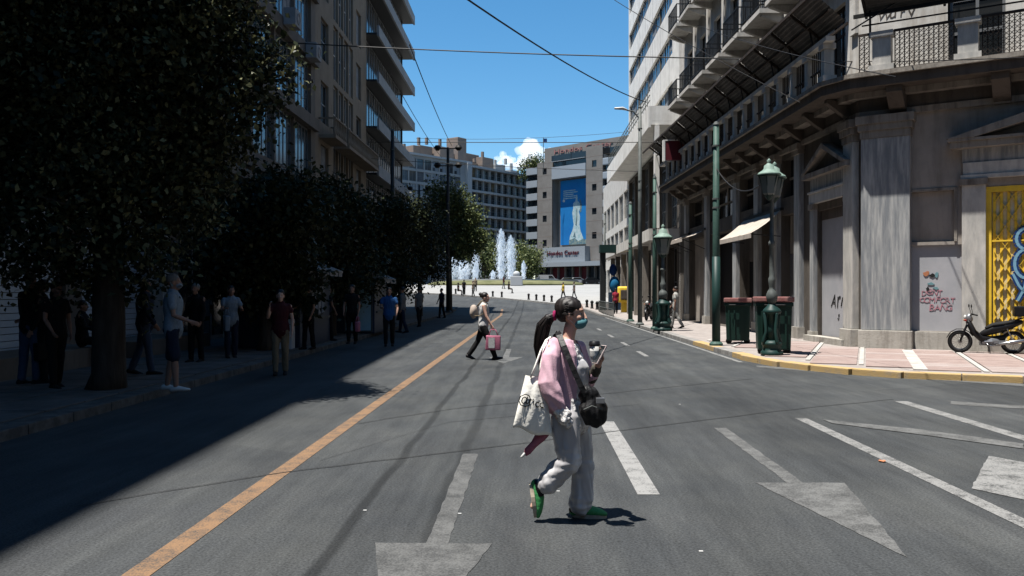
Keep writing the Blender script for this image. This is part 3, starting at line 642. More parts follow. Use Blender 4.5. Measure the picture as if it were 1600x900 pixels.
def graffiti(fr, txt, s, z, size, m, off, sh=0, parent=None):
    fb = FB(fr); adv = size*.62; x0 = s-adv*(len(txt)-1)/2
    for i_, ch in enumerate(txt):                # each letter sprayed a little differently
        t = text_mb(ch, size*random.uniform(.88, 1.16), depth=.006, shear=sh); a_ = random.uniform(-.16, .16); dz = random.uniform(-.06, .06)*size
        fb.add([(x*math.cos(a_)-zz*math.sin(a_)+x0+i_*adv, y+off, x*math.sin(a_)+zz*math.cos(a_)+z+dz) for x, y, zz in t.v], t.f)
    return fb.out().build('graffiti', m, parent or rA)
a, z = fM.at(1304, 480); graffiti(fM, 'Arm', a, z, .62, M['blackpaint'], .11, .3); a, z = fM.at(1304, 498); graffiti(fM, 's', a, z, .4, M['blackpaint'], .11, .3)
# short side facade
SH_ = []
px = lambda p, off=0: fS.s_at(p, off)
panel = (px(1414)+.02, px(1504)-.02); gate = (px(1541), px(1541)+3.4); jl = (px(1504), px(1541)); upper = (px(1418), px(1491))
zt = lambda p, y: fS.at(p, y)[1]
SH_.append((panel[0]+.03, panel[1], .62, zt(1450, 383))); SH_.append((upper[0], upper[1], zt(1450, 378), zt(1450, 299))); SH_.append((gate[0], gate[1], .35, zt(1545, 292)))
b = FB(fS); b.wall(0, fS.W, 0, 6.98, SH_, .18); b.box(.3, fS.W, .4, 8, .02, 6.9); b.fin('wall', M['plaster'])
b = FB(fS); b.wall(0, fS.W, 7.0, 23, [(2.2+i*3.1, 3.5+i*3.1, z_, z_+2.6) for i in range(4) for z_ in (7.6, 11.75, 15.6)], .3); b.box(.2, fS.W, .4, 8, 6.96, 22.9); b.fin('upper_wall', M['plaster_w'])
for i in range(4):
    for z_ in (7.6, 11.75, 15.6): o = window(rA, 0, 0, 1.3, 2.6, 0, M['frame'], M['dglass'], 2, 3, .08); p = fS.L+fS.u*(2.2+i*3.1)+fS.n*.15; o.location = (p.x, p.y, z_); o.rotation_euler = (0, 0, fS.rot)
b = FB(fS); b.box(panel[0]+.03, panel[1], .08, .14, .62, zt(1450, 383)); gp = b.fin('grey_metal_panel', M['greypanel'])
b = FB(fS); b.box(upper[0]+.01, upper[1]-.01, .1, .16, zt(1450, 378)+.01, zt(1450, 299)-.01); b.fin('blind_window_panel', M['plaster'])
b = FB(fS); b.box(upper[0]-.07, upper[0], -.03, -.004, zt(1450, 378), zt(1450, 299)+.07); b.box(upper[1], upper[1]+.07, -.03, -.004, zt(1450, 378), zt(1450, 299)+.07); b.box(upper[0], upper[1], -.03, -.004, zt(1450, 299), zt(1450, 299)+.07); b.fin('window_surround', M['stone'])
for nm, (x0, x1), zz in (('plinth_block', (1.38, panel[1]), .6), ):
    b = FB(fS); b.bev(x0, x1-.02, -.09, -.005, .1, zz, .01); b.fin('plinth', M['plinth'])
for t_, py, sz, dx in (('DONT', 461, .21, -10), ('COMFORT', 472.5, .2, 4), ('BANG', 485, .23, 12)):
    a, z = fS.at(1462+dx*.6, py, .075); graffiti(fS, t_, a, z, sz, M['pinkpaint'], .072, .1, gp)
a, z = fS.at(1456, 439, .075)
for (dx, dz, w_, h_, mm) in ((-.13, .5, .17, .16, 'orangepaint'), (.0, .45, .16, .12, 'blackpaint'), (.12, .46, .1, .2, 'tealpaint'), (-.02, .22, .18, .1, 'tealpaint'), (-.1, .08, .1, .16, 'blackpaint'), (.1, .1, .16, .08, 'tealpaint'), (-.04, .04, .12, .07, 'pinkpaint')):
    b = FB(fS); n = 9; P = [(a+dx+math.cos(6.283*i/n)*w_/2*random.uniform(.5, 1.1), z+dz-.3+math.sin(6.283*i/n)*h_/2*random.uniform(.5, 1.1)) for i in range(n)]
    b.prism(P, .068-.0004*len(mm), .078, 'xz'); b.out().build('graffiti', M[mm], gp)
# corner pilaster and its neighbour on the long facade
def bigpil(fr, x0, x1, ztop, mm, d=.28):
    b = FB(fr); b.bev(x0, x1, -d, -.004, .62, ztop-.5, .02); o = b.fin('corner_pilaster', mm)
    b = FB(fr); b.bev(x0-.06, x1+.06, -d-.08, -.004, .08, .618, .02); b.out().build('base', M['plinth'], o)
    b = FB(fr); b.box(x0-.02, x1+.02, -d-.03, -.004, ztop-.498, ztop-.3); b.box(x0-.07, x1+.07, -d-.08, -.004, ztop-.298, ztop-.12); b.box(x0-.12, x1+.12, -d-.13, -.004, ztop-.118, ztop+.1); b.out().build('capital', M['stone'], o)
bigpil(fS, .06, 1.3, 6.35, M['marble']); bigpil(fM, WM-.75, WM-.1, 6.35, M['marble_l'], .2)
b = FB(fS); b.box(jl[0], jl[1], -.14, -.004, .5, zt(1520, 290)); o = b.fin('door_jamb', M['marble_l'])
b = FB(fS); b.box(jl[0]-.05, jl[1]+.05, -.2, -.004, .1, .498); b.out().build('base', M['plinth'], o)
b = FB(fS); b.box(jl[0]-.05, jl[1]+.05, -.2, -.004, zt(1520, 290)+.002, zt(1520, 280)); b.out().build('capital', M['stone'], o)
zz = zt(1520, 280)
b = FB(fS); b.box(jl[0]-.03, jl[0]+5.2, -.16, -.004, zz+.002, zz+.1); b.box(jl[0]+.02, jl[0]+5.2, -.12, -.004, zz+.102, zz+.42); b.fin('architrave', M['marble_l'])
b = FB(fS); b.box(jl[0], jl[0]+5.2, -.08, -.004, zz+.422, zz+.78); b.fin('frieze', M['marble'])
b = FB(fS); b.box(jl[0]-.25, jl[0]+5.4, -.4, -.004, zz+.782, zz+.95); b.box(jl[0]-.3, jl[0]+5.45, -.46, -.004, zz+.952, zz+1.02); b.fin('cornice', M['stone'])
xa = jl[0]-.32; xm = jl[0]+2.6; zz2 = zz+1.022
b = FB(fS); b.prism([(xa, zz2), (xm, zz2+.85), (xm, zz2+.6), (xa+.62, zz2)], -.48, -.01, 'xz'); b.fin('raking_cornice', M['stone'])
b = FB(fS); b.prism([(2*xm-xa, zz2), (xm, zz2+.85), (xm, zz2+.6), (2*xm-xa-.62, zz2)], -.48, -.01, 'xz'); b.fin('raking_cornice', M['stone'])
# yellow folding gate
zg = SH_[2][3]; gr = None
b = FB(fS); b.box(gate[0], gate[1], .08, .12, .35, zg); gr = b.fin('gate_backing', M['gateback'])
b = FB(fS); b.box(gate[0], gate[0]+.12, -.02, .1, .35, zg); b.box(gate[0]+.12, gate[1], -.018, .098, zg-.14, zg); b.box(gate[0]+.12, gate[1], .0, .05, 2.95, 2.99); b.fin('gate_frame', M['yellow'])
n = 20
for i in range(n):
    q = gate[0]+.18+i*.16
    b = FB(fS); b.box(q-.032, q+.032, .04, .06, .37, zg-.15); b.fin('gate_bar', M['yellow'])
for i in range(n-1):
    q = gate[0]+.18+i*.16; b = FB(fS)
    for k in range(9):
        z0 = .45+k*.5+(.25 if i % 2 else 0)
        if z0+.25 < zg-.16: b.bar((q, .03, z0), (q+.16, .03, z0+.25), .012, .045, up=(0,1,0)); b.bar((q, .022, z0+.25), (q+.16, .022, z0), .012, .03, up=(0,1,0))
    b.fin('gate_lattice', M['yellow'])
def swirl(fr, cx, cz, r, m, th, a0, a1, off, nm='graffiti', sq=1.0):
    b = FB(fr); P = []
    n = 16
    for i in range(n+1):
        a = a0+(a1-a0)*i/n; P.append((cx+r*math.cos(a), off, cz+r*sq*math.sin(a)))
    for p, q in zip(P, P[1:]): b.bar(p, q, .006, th, up=(0,1,0))
    b.v = [(x, y, z_) for x, y, z_ in b.v]
    bb = FB(fr)
    for (x0, y0, z0), (x1, y1, z1) in zip(P, P[1:]):
        d = Vector((x1-x0, z1-z0)); 
        if d.length < 1e-6: continue
        nn = Vector((-d.y, d.x)).normalized()*th/2
        bb.prism([(x0-nn.x, z0-nn.y), (x1-nn.x, z1-nn.y), (x1+nn.x, z1+nn.y), (x0+nn.x, z0+nn.y)], off-.004, off, 'xz')
    return bb.out().build(nm, m, gr)
for (p_, y_, r_, a0_, a1_, sq_) in ((1604, 373, .22, 0, 6.28, 1.2), (1604, 412, .26, .6, 6.0, 1.4)):
    a, z = fS.at(p_, y_); swirl(fS, a, z, r_, M['bluepaint'], .17, a0_, a1_, -.022, sq=sq_); swirl(fS, a, z, r_, M['lightblue'], .07, a0_, a1_, -.028, sq=sq_)
for pts_ in (((1583, 428), (1592, 446), (1606, 462)), ((1606, 430), (1600, 452), (1590, 470))):
    Q = [fS.at(*p_) for p_ in pts_]
    for th, mm, of in ((.15, 'bluepaint', -.022), (.06, 'lightblue', -.028)):
        b = FB(fS)
        for (x0, z0), (x1, z1) in zip(Q, Q[1:]):
            d = Vector((x1-x0, z1-z0)); nn = Vector((-d.y, d.x)).normalized()*th/2
            b.prism([(x0-nn.x, z0-nn.y), (x1-nn.x, z1-nn.y), (x1+nn.x, z1+nn.y), (x0+nn.x, z0+nn.y)], of-.004, of, 'xz')
        b.out().build('graffiti', M[mm], gr)
# entablature, balcony slab, pedestals and rail round the corner
PM, PS = 1.05, .95
def L2(fr, s, off): p = fr.L+fr.u*s+fr.n*off; return (p.x, p.y)
# meeting point of the two offset lines
def meet(om, os_):
    a = fM.L-fM.n*om; c = fS.L-fS.n*os_; u, v = fM.u, fS.u; den = u.x*v.y-u.y*v.x; k = ((c.x-a.x)*v.y-(c.y-a.y)*v.x)/den; return a+u*k
def band(om, os_, z0, z1, m, name='slab', cut=True, x0=0.0):
    A = Vector(L2(fM, x0, -om)); J = meet(om, os_); B = Vector(L2(fS, fS.W, -os_)); B2 = Vector(L2(fS, fS.W, -.005)); J2 = meet(.005, .005); A2 = Vector(L2(fM, x0, -.005))
    J = Vector((J.x, J.y)); J2 = Vector((J2.x, J2.y))
    c1 = J-Vector((fM.u.x, fM.u.y))*.55*om; c2 = J+Vector((fS.u.x, fS.u.y))*.55*os_
    P = [A, c1, c2, B, B2, J2, A2]
    b = MB(); b.prism([(p.x, p.y) for p in P], z0, z1); return b.build(name, m, rA)
band(.14, .14, 6.46, 6.62, M['stone'], 'architrave'); band(.1, .1, 6.622, 6.96, M['stone_br'], 'frieze'); band(.45, .35, 6.962, 7.12, M['stone'], 'cornice')
band(PM, PS, 7.122, 7.38, M['stone_br'], 'balcony_slab'); band(PM+.1, PS+.1, 7.382, 7.5, M['stone'], 'balcony_slab')
for i in range(13):          # brackets under the slab
    q = WM-.6-i*1.85
    b = FB(fM); b.prism([(-.02, 7.0), (-.75, 7.119), (-.75, 7.02), (-.4, 6.75), (-.02, 6.5)], q-.11, q+.11, 'yz'); b.fin('bracket', M['stone_br'])
for i in range(7):
    q = 1.0+i*2.45
    b = FB(fS); b.prism([(-.02, 7.0), (-.8, 7.119), (-.8, 6.95), (-.4, 6.6), (-.02, 6.45)], q-.2, q+.2, 'yz'); b.fin('bracket', M['stone_br'])
def pedestal(fr, q, off, w_=.26):
    b = FB(fr); b.box(q-w_-.05, q+w_+.05, -off-.06, -off+.32, 7.502, 7.66); b.box(q-w_+.03, q+w_-.03, -off, -off+.26, 7.662, 8.4); b.box(q-w_-.03, q+w_+.03, -off-.05, -off+.31, 8.402, 8.55)
    b.fin('balcony_pedestal', M['marble_l'])
qs = [WM-.1-i*1.3 for i in range(18)]
for q in qs: pedestal(fM, q, PM-.02, .15)
b = FB(fM); b.box(.0, WM+.3, -PM-.04, -PM+.22, 8.552, 8.68); b.fin('handrail', M['plaster_w'])
for i in range(4):
    pedestal(fS, fS.s_at(1377, -PS)+i*(fS.s_at(1512, -PS)-fS.s_at(1377, -PS)), PS-.02)
fx = fS.s_at(1377, -PS); fd = fS.s_at(1512, -PS)-fx
for i in range(-1, 4):       # iron lattice panels between the pedestals
    x0 = fx+i*fd+.32 if i >= 0 else .15; x1 = fx+(i+1)*fd-.32
    b = FB(fS); n = int((x1-x0)/.11)
    for k in range(n+1):
        q = x0+(x1-x0)*k/n; b.box(q-.012, q+.012, -PS+.08, -PS+.1, 7.52, 8.5)
    for k in range(n):
        q = x0+(x1-x0)*k/n; q2 = x0+(x1-x0)*(k+1)/n
        for j in range(7): z0 = 7.58+j*.13; b.bar((q, -PS+.075, z0), (q2, -PS+.075, z0+.12), .01, .03, up=(0,1,0)); b.bar((q, -PS+.07, z0+.12), (q2, -PS+.07, z0), .01, .03, up=(0,1,0))
    b.box(x0-.02, x1+.02, -PS+.05, -PS+.12, 8.5, 8.56); b.box(x0-.02, x1+.02, -PS+.06, -PS+.11, 7.505, 7.55)
    b.fin('iron_balustrade', M['rust'])
for q0, q1 in zip(qs[1:], qs):
    b = FB(fM); n = 7
    for k in range(1, n): q = q0+.15+(q1-q0-.3)*k/n; b.box(q-.012, q+.012, -PM+.1, -PM+.13, 7.52, 8.5)
    b.box(q0+.16, q1-.16, -PM+.09, -PM+.14, 7.9, 7.94); b.fin('iron_balustrade', M['rust'])
a, z = fS.at(1402, 22, 0); graffiti(fS, 'Wurv', a, z-.1, .38, M['stone_br'], -.006, .2)
b = FB(fM); b.box(0, .2, .0, 6, 0, 23); b.fin('party_wall', M['plaster_w'])

# protective canopy of corrugated sheets over the balcony
rc = thing('protective_canopy', 'dark corrugated metal scaffold canopy tilted out over the first floor balcony', 'canopy', (0,0,0))
bays_ = 14; zi = 8.9; zo = 9.65; oi = PM-.25; oo = PM+.62
for i in range(bays_):
    x1 = WM+.9-i*1.75; x0 = x1-1.7
    if x0 < -3: break
    b = FB(fM); n = 9; P = []
    for j in range(2*n+1):
        t = j/(2*n); k = .028 if j % 2 else -.0; P.append((t, k))
    vs = []
    for t, k in P:
        for x in (x0, x1): vs.append((x, -(oi+(oo-oi)*t), zi+(zo-zi)*t+k))
    b.add(vs, [(2*j, 2*j+1, 2*j+3, 2*j+2) for j in range(2*n)]); b.out().build('corrugated_sheet', M['corr'], rc)
    b = FB(fM)
    for x in (x0+.0, ): b.bar((x, -oi+.1, zi-.08), (x, -oo-.05, zo-.06), .06, .08)
    b.out().build('rib', M['rust'], rc)
    b = FB(fM); b.bar((x0, -PM, 8.7), (x0, -oo+.5, zo-.35), .04); b.bar((x0, -PM+.15, 8.69), (x0, -PM+.15, 9.6), .05); b.out().build('brace', M['iron'], rc)
b = FB(fM); b.bar((-2, -oo-.03, zo-.02), (WM+.9, -oo-.03, zo-.02), .05, .09); b.bar((-2, -(oi+oo)/2, (zi+zo)/2-.08), (WM+.9, -(oi+oo)/2, (zi+zo)/2-.08), .04, .05); b.bar((-2, -oi+.06, zi-.06), (WM+.9, -oi+.06, zi-.06), .05, .07); b.out().build('purlin', M['rust'], rc)
for i in range(8):
    x0 = .3+i*1.9; b = FB(fS); n = 8; vs = []
    for j in range(2*n+1):
        t = j/(2*n)
        for x in (x0, x0+1.88): vs.append((x, -(.75+.5*t), 9.15+.4*t+(.028 if j % 2 else 0)))
    b.add(vs, [(2*j, 2*j+1, 2*j+3, 2*j+2) for j in range(2*n)]); b.out().build('corrugated_sheet', M['corr'], rc)
    b = FB(fS); b.bar((x0, -.7, 9.02), (x0, -1.3, 9.47), .06, .08); b.bar((x0+.1, -.75, 8.56), (x0+.1, -.75, 9.6), .05); b.out().build('rib', M['iron'], rc)
b = FB(fS); b.bar((0, -1.28, 9.47), (15, -1.28, 9.47), .06, .12); b.bar((0, -.86, 9.06), (15, -.86, 9.06), .06, .1); b.bar((.2, -.8, 8.8), (6, -.8, 8.75), .035); b.bar((.0, -1.1, 8.65), (1.3, -.8, 9.4), .035); b.out().build('purlin', M['iron'], rc)

# awnings hung on the long facade
def awning(pxa, pxb, z, drop, proj, m, label, off=-.2):
    s0, s1 = sorted((fM.s_at(pxa), fM.s_at(pxb)))
    o = thing('awning', label, 'awning', (fM.L.x, fM.L.y, 0), fM.rot)
    b = MB(); n = 10; vs = []
    for i in range(n+1):
        x = s0+(s1-s0)*i/n
        for j in range(5): t = j/4; vs.append((x, off-proj*t, z-drop*t-.07*math.sin(t*3.14)+.015*math.sin(i*2.1)))
    b.add(vs, [(i*5+j, (i+1)*5+j, (i+1)*5+j+1, i*5+j+1) for i in range(n) for j in range(4)]); b.box(s0, s1, off-proj-.01, off-proj+.01, z-drop-.16, z-drop); b.build('canvas', m, o)
    b = MB()
    for x in (s0+.05, s1-.05): b.bar((x, off, z-.9), (x, off-proj, z-drop-.02), .03)
    b.box(s0, s1, off-.02, off+.1, z, z+.1); b.build('awning_arm', M['iron'], o); return o
s_a = fM.s_at(1137)
awning(1170, 1229, 4.5, .8, 1.05, M['awning'], 'large cream canvas awning sloping over the shop behind the double lamp post')
awning(1088, 1108, 4.6, .4, 1.1, M['awning'], 'small pale awning on the arcade left of the tall green pole')
awning(1070, 1082, 4.6, .4, 1.3, M['awning'], 'narrow pale awning over the far end of the old arcade')
# ------------------------------------------------------------------ white modern building and arcade beyond it
fB = Fr((8.1, 72), (8.22, 48.05)); rB = fB.root('white_office_building', 'white modern building with slanting ribbon windows and a concrete balcony', 'building')
HB = 34; hb = []
for k in range(9): 
    z0 = 12.6+k*2.95; hb.append((.4, fB.W-2.4, z0, z0+1.35))
hb.append((fB.W-3.6, fB.W-1.3, 11.4, 12.5))
lower = [(i*3.9+.4, i*3.9+3.5, 5.4, 10.6) for i in range(6)]; ar = [(i*3.9+.35, i*3.9+3.55, .15, 4.3) for i in range(6)]
b = MB(); b.wall(0, fB.W, 10.8, HB, [h for h in hb if h[2] > 12.5], .25); b.box(.02, fB.W-.02, .5, 14, .02, HB-.01); b.add([(0,0,HB),(0,14,HB),(0,14,0),(0,0,0)], [(0,1,2,3)]); b.build('wall', M['white_b'], rB)
for k in range(9):
    z0 = 12.6+k*2.95; n = 12; ww = (fB.W-2.8)/n
    for i in range(n):
        window(rB, .4+i*ww, z0, ww-.12, 1.35, .14, M['frame'], M['bglass'], 2, 1, .05, curtain=M['curtain'] if (i*7+k*3) % 5 == 0 else None)
        if i % 3 == 0: MB().box(.4+i*ww-.12, .4+i*ww, .1, .2, z0, z0+1.35).build('panel', M['ochre'], rB)
for i in range(7): 
    for k in range(9):
        if i: MB().box(i*3.4-.01, i*3.4+.012, -.006, .001, 13.96+k*2.95, 15.54+k*2.95).build('joint', M['frame'], rB)
b = MB(); b.wall(0, fB.W, 0, 10.78, lower+ar, .45); b.build('lower_wall', M['plaster_d'], rB)
for x0, x1, z0, z1 in lower: window(rB, x0, z0, x1-x0, z1-z0, .25, M['frame'], M['bglass'], 4, 4, .08)
for i, (x0, x1, z0, z1) in enumerate(ar): window(rB, x0, z0, x1-x0, z1-z0, .4, M['frame'], M['dglass'], 2, 2, .08, name='shop_window')
for i in range(7): q = min(i*3.9, fB.W-.4); MB().box(q-.0, q+.36, -1.5, -1.15, .12, 4.4).build('arcade_column', M['stone'], rB)
b = MB(); b.box(-6, fB.W, -1.7, -.01, 4.5, 5.15); b.build('fascia', M['plaster_w'], rB)
b = MB(); b.box(-1, fB.W-.2, -1.55, -.01, 10.95, 11.15); b.box(-1, fB.W-.2, -1.7, -1.56, 10.8, 12.0); b.box(fB.W-.34, fB.W-.2, -1.55, -.01, 11.16, 12.0); b.build('concrete_balcony', M['white_b'], rB)
b = MB()
for i in range(26): q = -.8+i*.94; b.box(q-.015, q+.015, -1.62, -1.59, 12.0, 12.9)
for h in (12.3, 12.6, 12.88): b.box(-.9, fB.W-.3, -1.63, -1.58, h, h+.03)
b.build('railing', M['greypole'], rB)
b = MB(); b.box(fB.W-.6, fB.W-.1, -1.35, -1.1, 5.2, 10.9); b.build('pier', M['white_b'], rB)
s_ = thing('projecting_sign', 'dark red shop sign with a white frame jutting from the arcade', 'sign', (8.1, 43.2, 8.2))
MB().box(-1.45, -.05, -.12, .12, 0, .95).build('panel', M['signred'], s_)
b = MB(); b.box(-1.55, -1.45, -.14, .14, -.05, 1.0); b.box(-.05, 1.0, -.03, .03, .4, .46); b.box(-1.45, -.05, -.135, .135, .95, 1.01); b.build('frame', M['white_b'], s_)
# next block with glazed front, farther on
fC = Fr((8.0, 96), (8.1, 72.05)); rC = fC.root('glazed_block', 'low glazed block past the white building at the end of the arcade', 'building'); rC.location.z = .5
b = MB(); b.wall(0, fC.W, 0, 12.5, [(i*4+.3, i*4+3.7, z, z+2.4) for i in range(6) for z in (1, 4.3, 7.4)], .3); b.box(0.02, fC.W-.02, .5, 12, 0, 12.45); b.build('wall', M['plaster_w'], rC)
for i in range(6):
    for z in (1, 4.3, 7.4): window(rC, i*4+.3, z, 3.4, 2.4, .15, M['frame'], M['bglass'], 3, 2, .08)
# ------------------------------------------------------------------ buildings across the square
ZB = 3.22
def topz(px, py, y): return at(px, py, y).z-ZB
XA0 = T(560)*192; XA1 = T(735)*219
fA = Fr((XA0, 192), (XA1, 219), ZB); rA1 = fA.root('grid_facade_building', 'grey blue office building with square window grid, farthest left across the square', 'building')
HA = topz(735, 256, 219); ch = 3.05; holes = []; nA = 13; cw = (fA.W-3.5)/nA
for i in range(nA):
    for k in range(9):
        z1 = HA-.7-k*ch
        if z1-2.4 > 4: holes.append((i*cw+.25, (i+1)*cw-.05, z1-2.45, z1))
b = MB(); b.wall(0, fA.W, 0, HA, holes, .45); b.box(.02, fA.W-.02, .6, 18, 0, HA-.02); b.build('wall', M['far1'], rA1)
mA = {}
for (x0, x1, z0, z1) in holes:
    window(rA1, x0, z0, x1-x0, z1-z0, .2, M['frame'], M['bglass'] if random.random() < .65 else M['fglass'], 2, 1, .07, curtain=M['curtain'] if random.random() < .35 else None)
MB().box(-.2, fA.W+.2, -.5, 1, HA, HA+.5).build('cornice', M['far2'], rA1)
def clutter(root, x0, x1, z, seed, m):
    rnd = random.Random(seed); x = x0
    while x < x1:
        w_ = rnd.uniform(2, 5); h = rnd.uniform(1.2, 4.5); MB().bev(x, x+w_, 4+rnd.uniform(0, 4), 10+rnd.uniform(0, 3), z, z+h, .1).build('rooftop_room', m, root)
        if rnd.random() < .7: MB().box(x+.5, x+1.1, 5, 5.6, z+h, z+h+rnd.uniform(.6, 2)).build('chimney', m, root)
        x += w_+rnd.uniform(-.5, 1.5)
clutter(rA1, 10, fA.W-2, HA+.1, 3, M['roofbrown'])
fBw = Fr((XA1+.1, 219.1), (T(832)*241, 241), ZB); rB1 = fBw.root('banded_building', 'grey office building with white floor bands behind the fountain', 'building')
HBb = topz(735, 257, 219); b = MB(); b.box(0, fBw.W, 1.3, 18, 0, HBb-.3); b.build('wall', M['far1'], rB1)
fh = 3.12; nB = 10
for k in range(9):
    z1 = HBb-k*fh
    if z1 < 4: break
    MB().box(-.15, fBw.W, -.3, 1.3, z1-.62, z1-.06).build('floor_band', M['far2'], rB1)
    for i in range(nB):
        ww = fBw.W/nB
        window(rB1, i*ww+.06, z1-fh, ww-.12, fh-.78, .75, M['frame'], M['fglass'], 2, 2, .08, curtain=M['ochre'] if (i*3+k*5) % 7 == 0 else None)
for i in range(nB+1): MB().box(i*fBw.W/nB-.16, i*fBw.W/nB+.16, .1, 1.28, 0, HBb-.8).build('fin', M['far1'], rB1)
clutter(rB1, 0, 14, HBb+.02, 5, M['roofbrown']); clutter(rB1, 16, fBw.W, HBb, 9, M['far1'])
MB().bev(2, 5.5, 6, 10, HBb+2, HBb+8, .2).build('rooftop_tower', M['roofbrown'], rB1); MB().bev(6, 12, 7, 12, HBb+1, HBb+4.5, .2).build('rooftop_room', M['roofbrown'], rB1)
MB().box(-1.9, -.2, -.6, 16, 0, HBb+.2).build('stair_tower', M['far2'], rB1)
# department store with the banner
fD = Fr((T(826)*224, 224), (T(968)*203, 203), ZB); rD = fD.root('department_store', 'taupe stone department store with a tall blue banner and a red shop sign', 'building')
zD = lambda p, y: fD.at(p, y)
aT0 = fD.s_at(843); aT1 = fD.s_at(866); aT2 = fD.s_at(919); aT3 = fD.s_at(945); HD = zD(855, 254)[1]; HT = zD(900, 236)[1]
b = MB(); b.box(.2, fD.W+4, 2.2, 22, 0, HD-1.5); b.build('core', M['far1'], rD)
for a, c, nm in ((aT0, aT1, 'left'), (aT2, aT3, 'right')):
    hol = []
    mid = (a+c)/2
    for yy in (268, 305, 342, 380): z = zD(855 if nm == 'left' else 932, yy if nm == 'left' else yy-12)[1]; hol.append((mid-.7, mid+.7, z-.8, z+.8))
    b = MB(); b.wall(a, c, 4.6, HD+ (0 if nm == 'left' else 2.2), hol, .3, y=-.8); b.box(a+.01, c-.01, -.4, 2.2, 4.62, HD); b.add([(a,-.8,4.6),(a,2.2,4.6),(a,2.2,HD),(a,-.8,HD)], [(0,1,2,3)]); o = b.build('stone_tower', M['stone_f'], rD)
    for h in hol: MB().box(h[0], h[1], -.56, -.5, h[2], h[3]).build('window', M['dglass'], rD)
    for k in range(9): MB().box(a-.01, c+.01, -.815, -.79, 6+k*3.1, 6.06+k*3.1).build('joint', M['roofbrown'], rD)
zb0 = zD(895, 281)[1]; zb1 = zD(895, 383)[1]
b = MB(); b.box(aT1+.02, aT2-.02, 1.4, 2.1, 4, HD-.2); b.build('recess_wall', M['stone_f'], rD)
b = MB(); b.box(aT1+.01, aT2-.01, -1.0, 2.1, zb0+.6, zb0+3.6); b.build('metal_band', M['alu'], rD)
b = MB(); b.box(aT1+.01, aT2-.01, -1.2, 2.1, zb0+5.0, HD-.3); b.build('metal_band', M['alu'], rD)
b = MB(); b.box(aT1+.01, aT2-.01, -.5, 2.1, zb0+3.62, zb0+4.98); b.build('window_band', M['dglass'], rD)
b = MB(); b.box(aT1-1.5, aT2+1.2, -2.6, 2.1, 5.6, zb1-.5); b.build('metal_canopy', M['alu'], rD)
b = MB(); b.box(aT0-.5, aT3+1.5, -3.6, 2.1, 4.5, 5.58); b.build('canopy', M['alu'], rD)
bx0 = aT1+1.3; bx1 = aT2-.3; bn = thing('banner', 'tall blue banner with a pale statue figure hung on the department store', 'banner', (fD.L.x, fD.L.y, ZB), fD.rot)
MB().box(bx0, bx1, .9, 1.0, zb1+.2, zb0+.2).build('print', M['banner'], bn)
bw = bx1-bx0; bh = zb0-zb1
def figure(pts, m, off, nm='figure'):
    MB().prism([(bx0+bw*x, zb1+.2+bh*y) for x, y in pts], off-.01, off, 'xz').build(nm, m, bn)
figure([(.30,.03),(.34,.14),(.42,.22),(.46,.3),(.43,.42),(.41,.5),(.45,.56),(.44,.62),(.49,.66),(.54,.62),(.62,.66),(.68,.62),(.68,.55),(.64,.5),(.68,.42),(.66,.3),(.7,.2),(.78,.1),(.8,.03)][::-1], M['print_w'], .89)
figure([(.50,.60),(.52,.64),(.55,.76),(.585,.76),(.6,.64),(.63,.60)], M['print_w'], .887)
figure([(.67,.48),(.72,.5),(.74,.6),(.70,.68),(.66,.70),(.68,.62)], M['print_d'], .885); figure([(.3,.0),(.3,.07),(.5,.1),(.62,.05),(.8,.08),(.99,.04),(.99,.0)], M['print_d'], .883)
figure([(.52,.3),(.56,.45),(.55,.55),(.58,.55),(.59,.42),(.57,.28)], M['print_d'], .881); figure([(.44,.12),(.5,.2),(.54,.1)], M['print_d'], .88)
for i, l in enumerate((.42, .5, .36, .46, .5)): figure([(.1,.83-i*.03),(.1+l,.83-i*.03),(.1+l,.845-i*.03),(.1,.845-i*.03)], M['print_w'], .889, 'lettering')
figure([(.12+.045*math.cos(a*.628), .685+.02*math.sin(a*.628)) for a in range(10)], M['whitep'], .889, 'white_dot')
def sign(txt, x, z, size, m, y, par, wd=None):
    t = text_mb(txt, size, depth=.12); xs = [v[0] for v in t.v]; k = wd/(max(xs)-min(xs)) if wd else 1
    t.v = [(vx*k+x, vy+y, vz+z) for vx, vy, vz in t.v]; return t.build('lettering', m, par)
M['signpale'] = mat('faded_red', (.42, .2, .19))
sign('Hondos Center', (aT1+aT2)/2-.3, 7.3, 1.7, M['signred'], -2.7, rD, 10.5)
b = MB(); b.box(aT0+1, fD.W+2, .8, 12, HD+.2, HT+2.0); b.build('roof_storey', M['stone_f'], rD)
b = MB(); b.box(aT1-1.5, fD.W+1.2, .6, 2, HD+.25, HD+1.6); b.build('roof_windows', M['dglass'], rD)
sign('Hondos Center', (aT1+aT3)/2+.5, HT+.2, 1.7, M['signpale'], .7, rD, 19)
for k in range(9):           # side wings
    for x0, x1, nm in ((.0, aT0-.02, 'l'), (aT3+.02, fD.W+1.5, 'r')):
        zt_ = HD-1.0-k*3.3
        if zt_ < 6: continue
        MB().bev(x0, x1, -.9, 2.2, zt_-1.75, zt_, .25 if nm == 'r' else .05).build('metal_band', M['alu'], rD); MB().box(x0+.05, x1-.1, -.2, 2.1, zt_-3.3, zt_-1.76).build('window_band', M['dglass'], rD)
for i in range(9):
    x0 = aT0+i*(aT3-aT0)/9; MB().box(x0+.2, x0+(aT3-aT0)/9-.2, -.3, 0, .2, 4.3).build('shop_window', M['signred'] if i in (2, 3, 5, 6) else M['dglass'], rD)
    MB().box(x0-.18, x0+.18, -.9, .3, 0, 4.5).build('pillar', M['stone_f'], rD)
fp = thing('flagpole', 'thin flagpole on the roof of the department store', 'flagpole', tuple(at(849, 262, 214)))
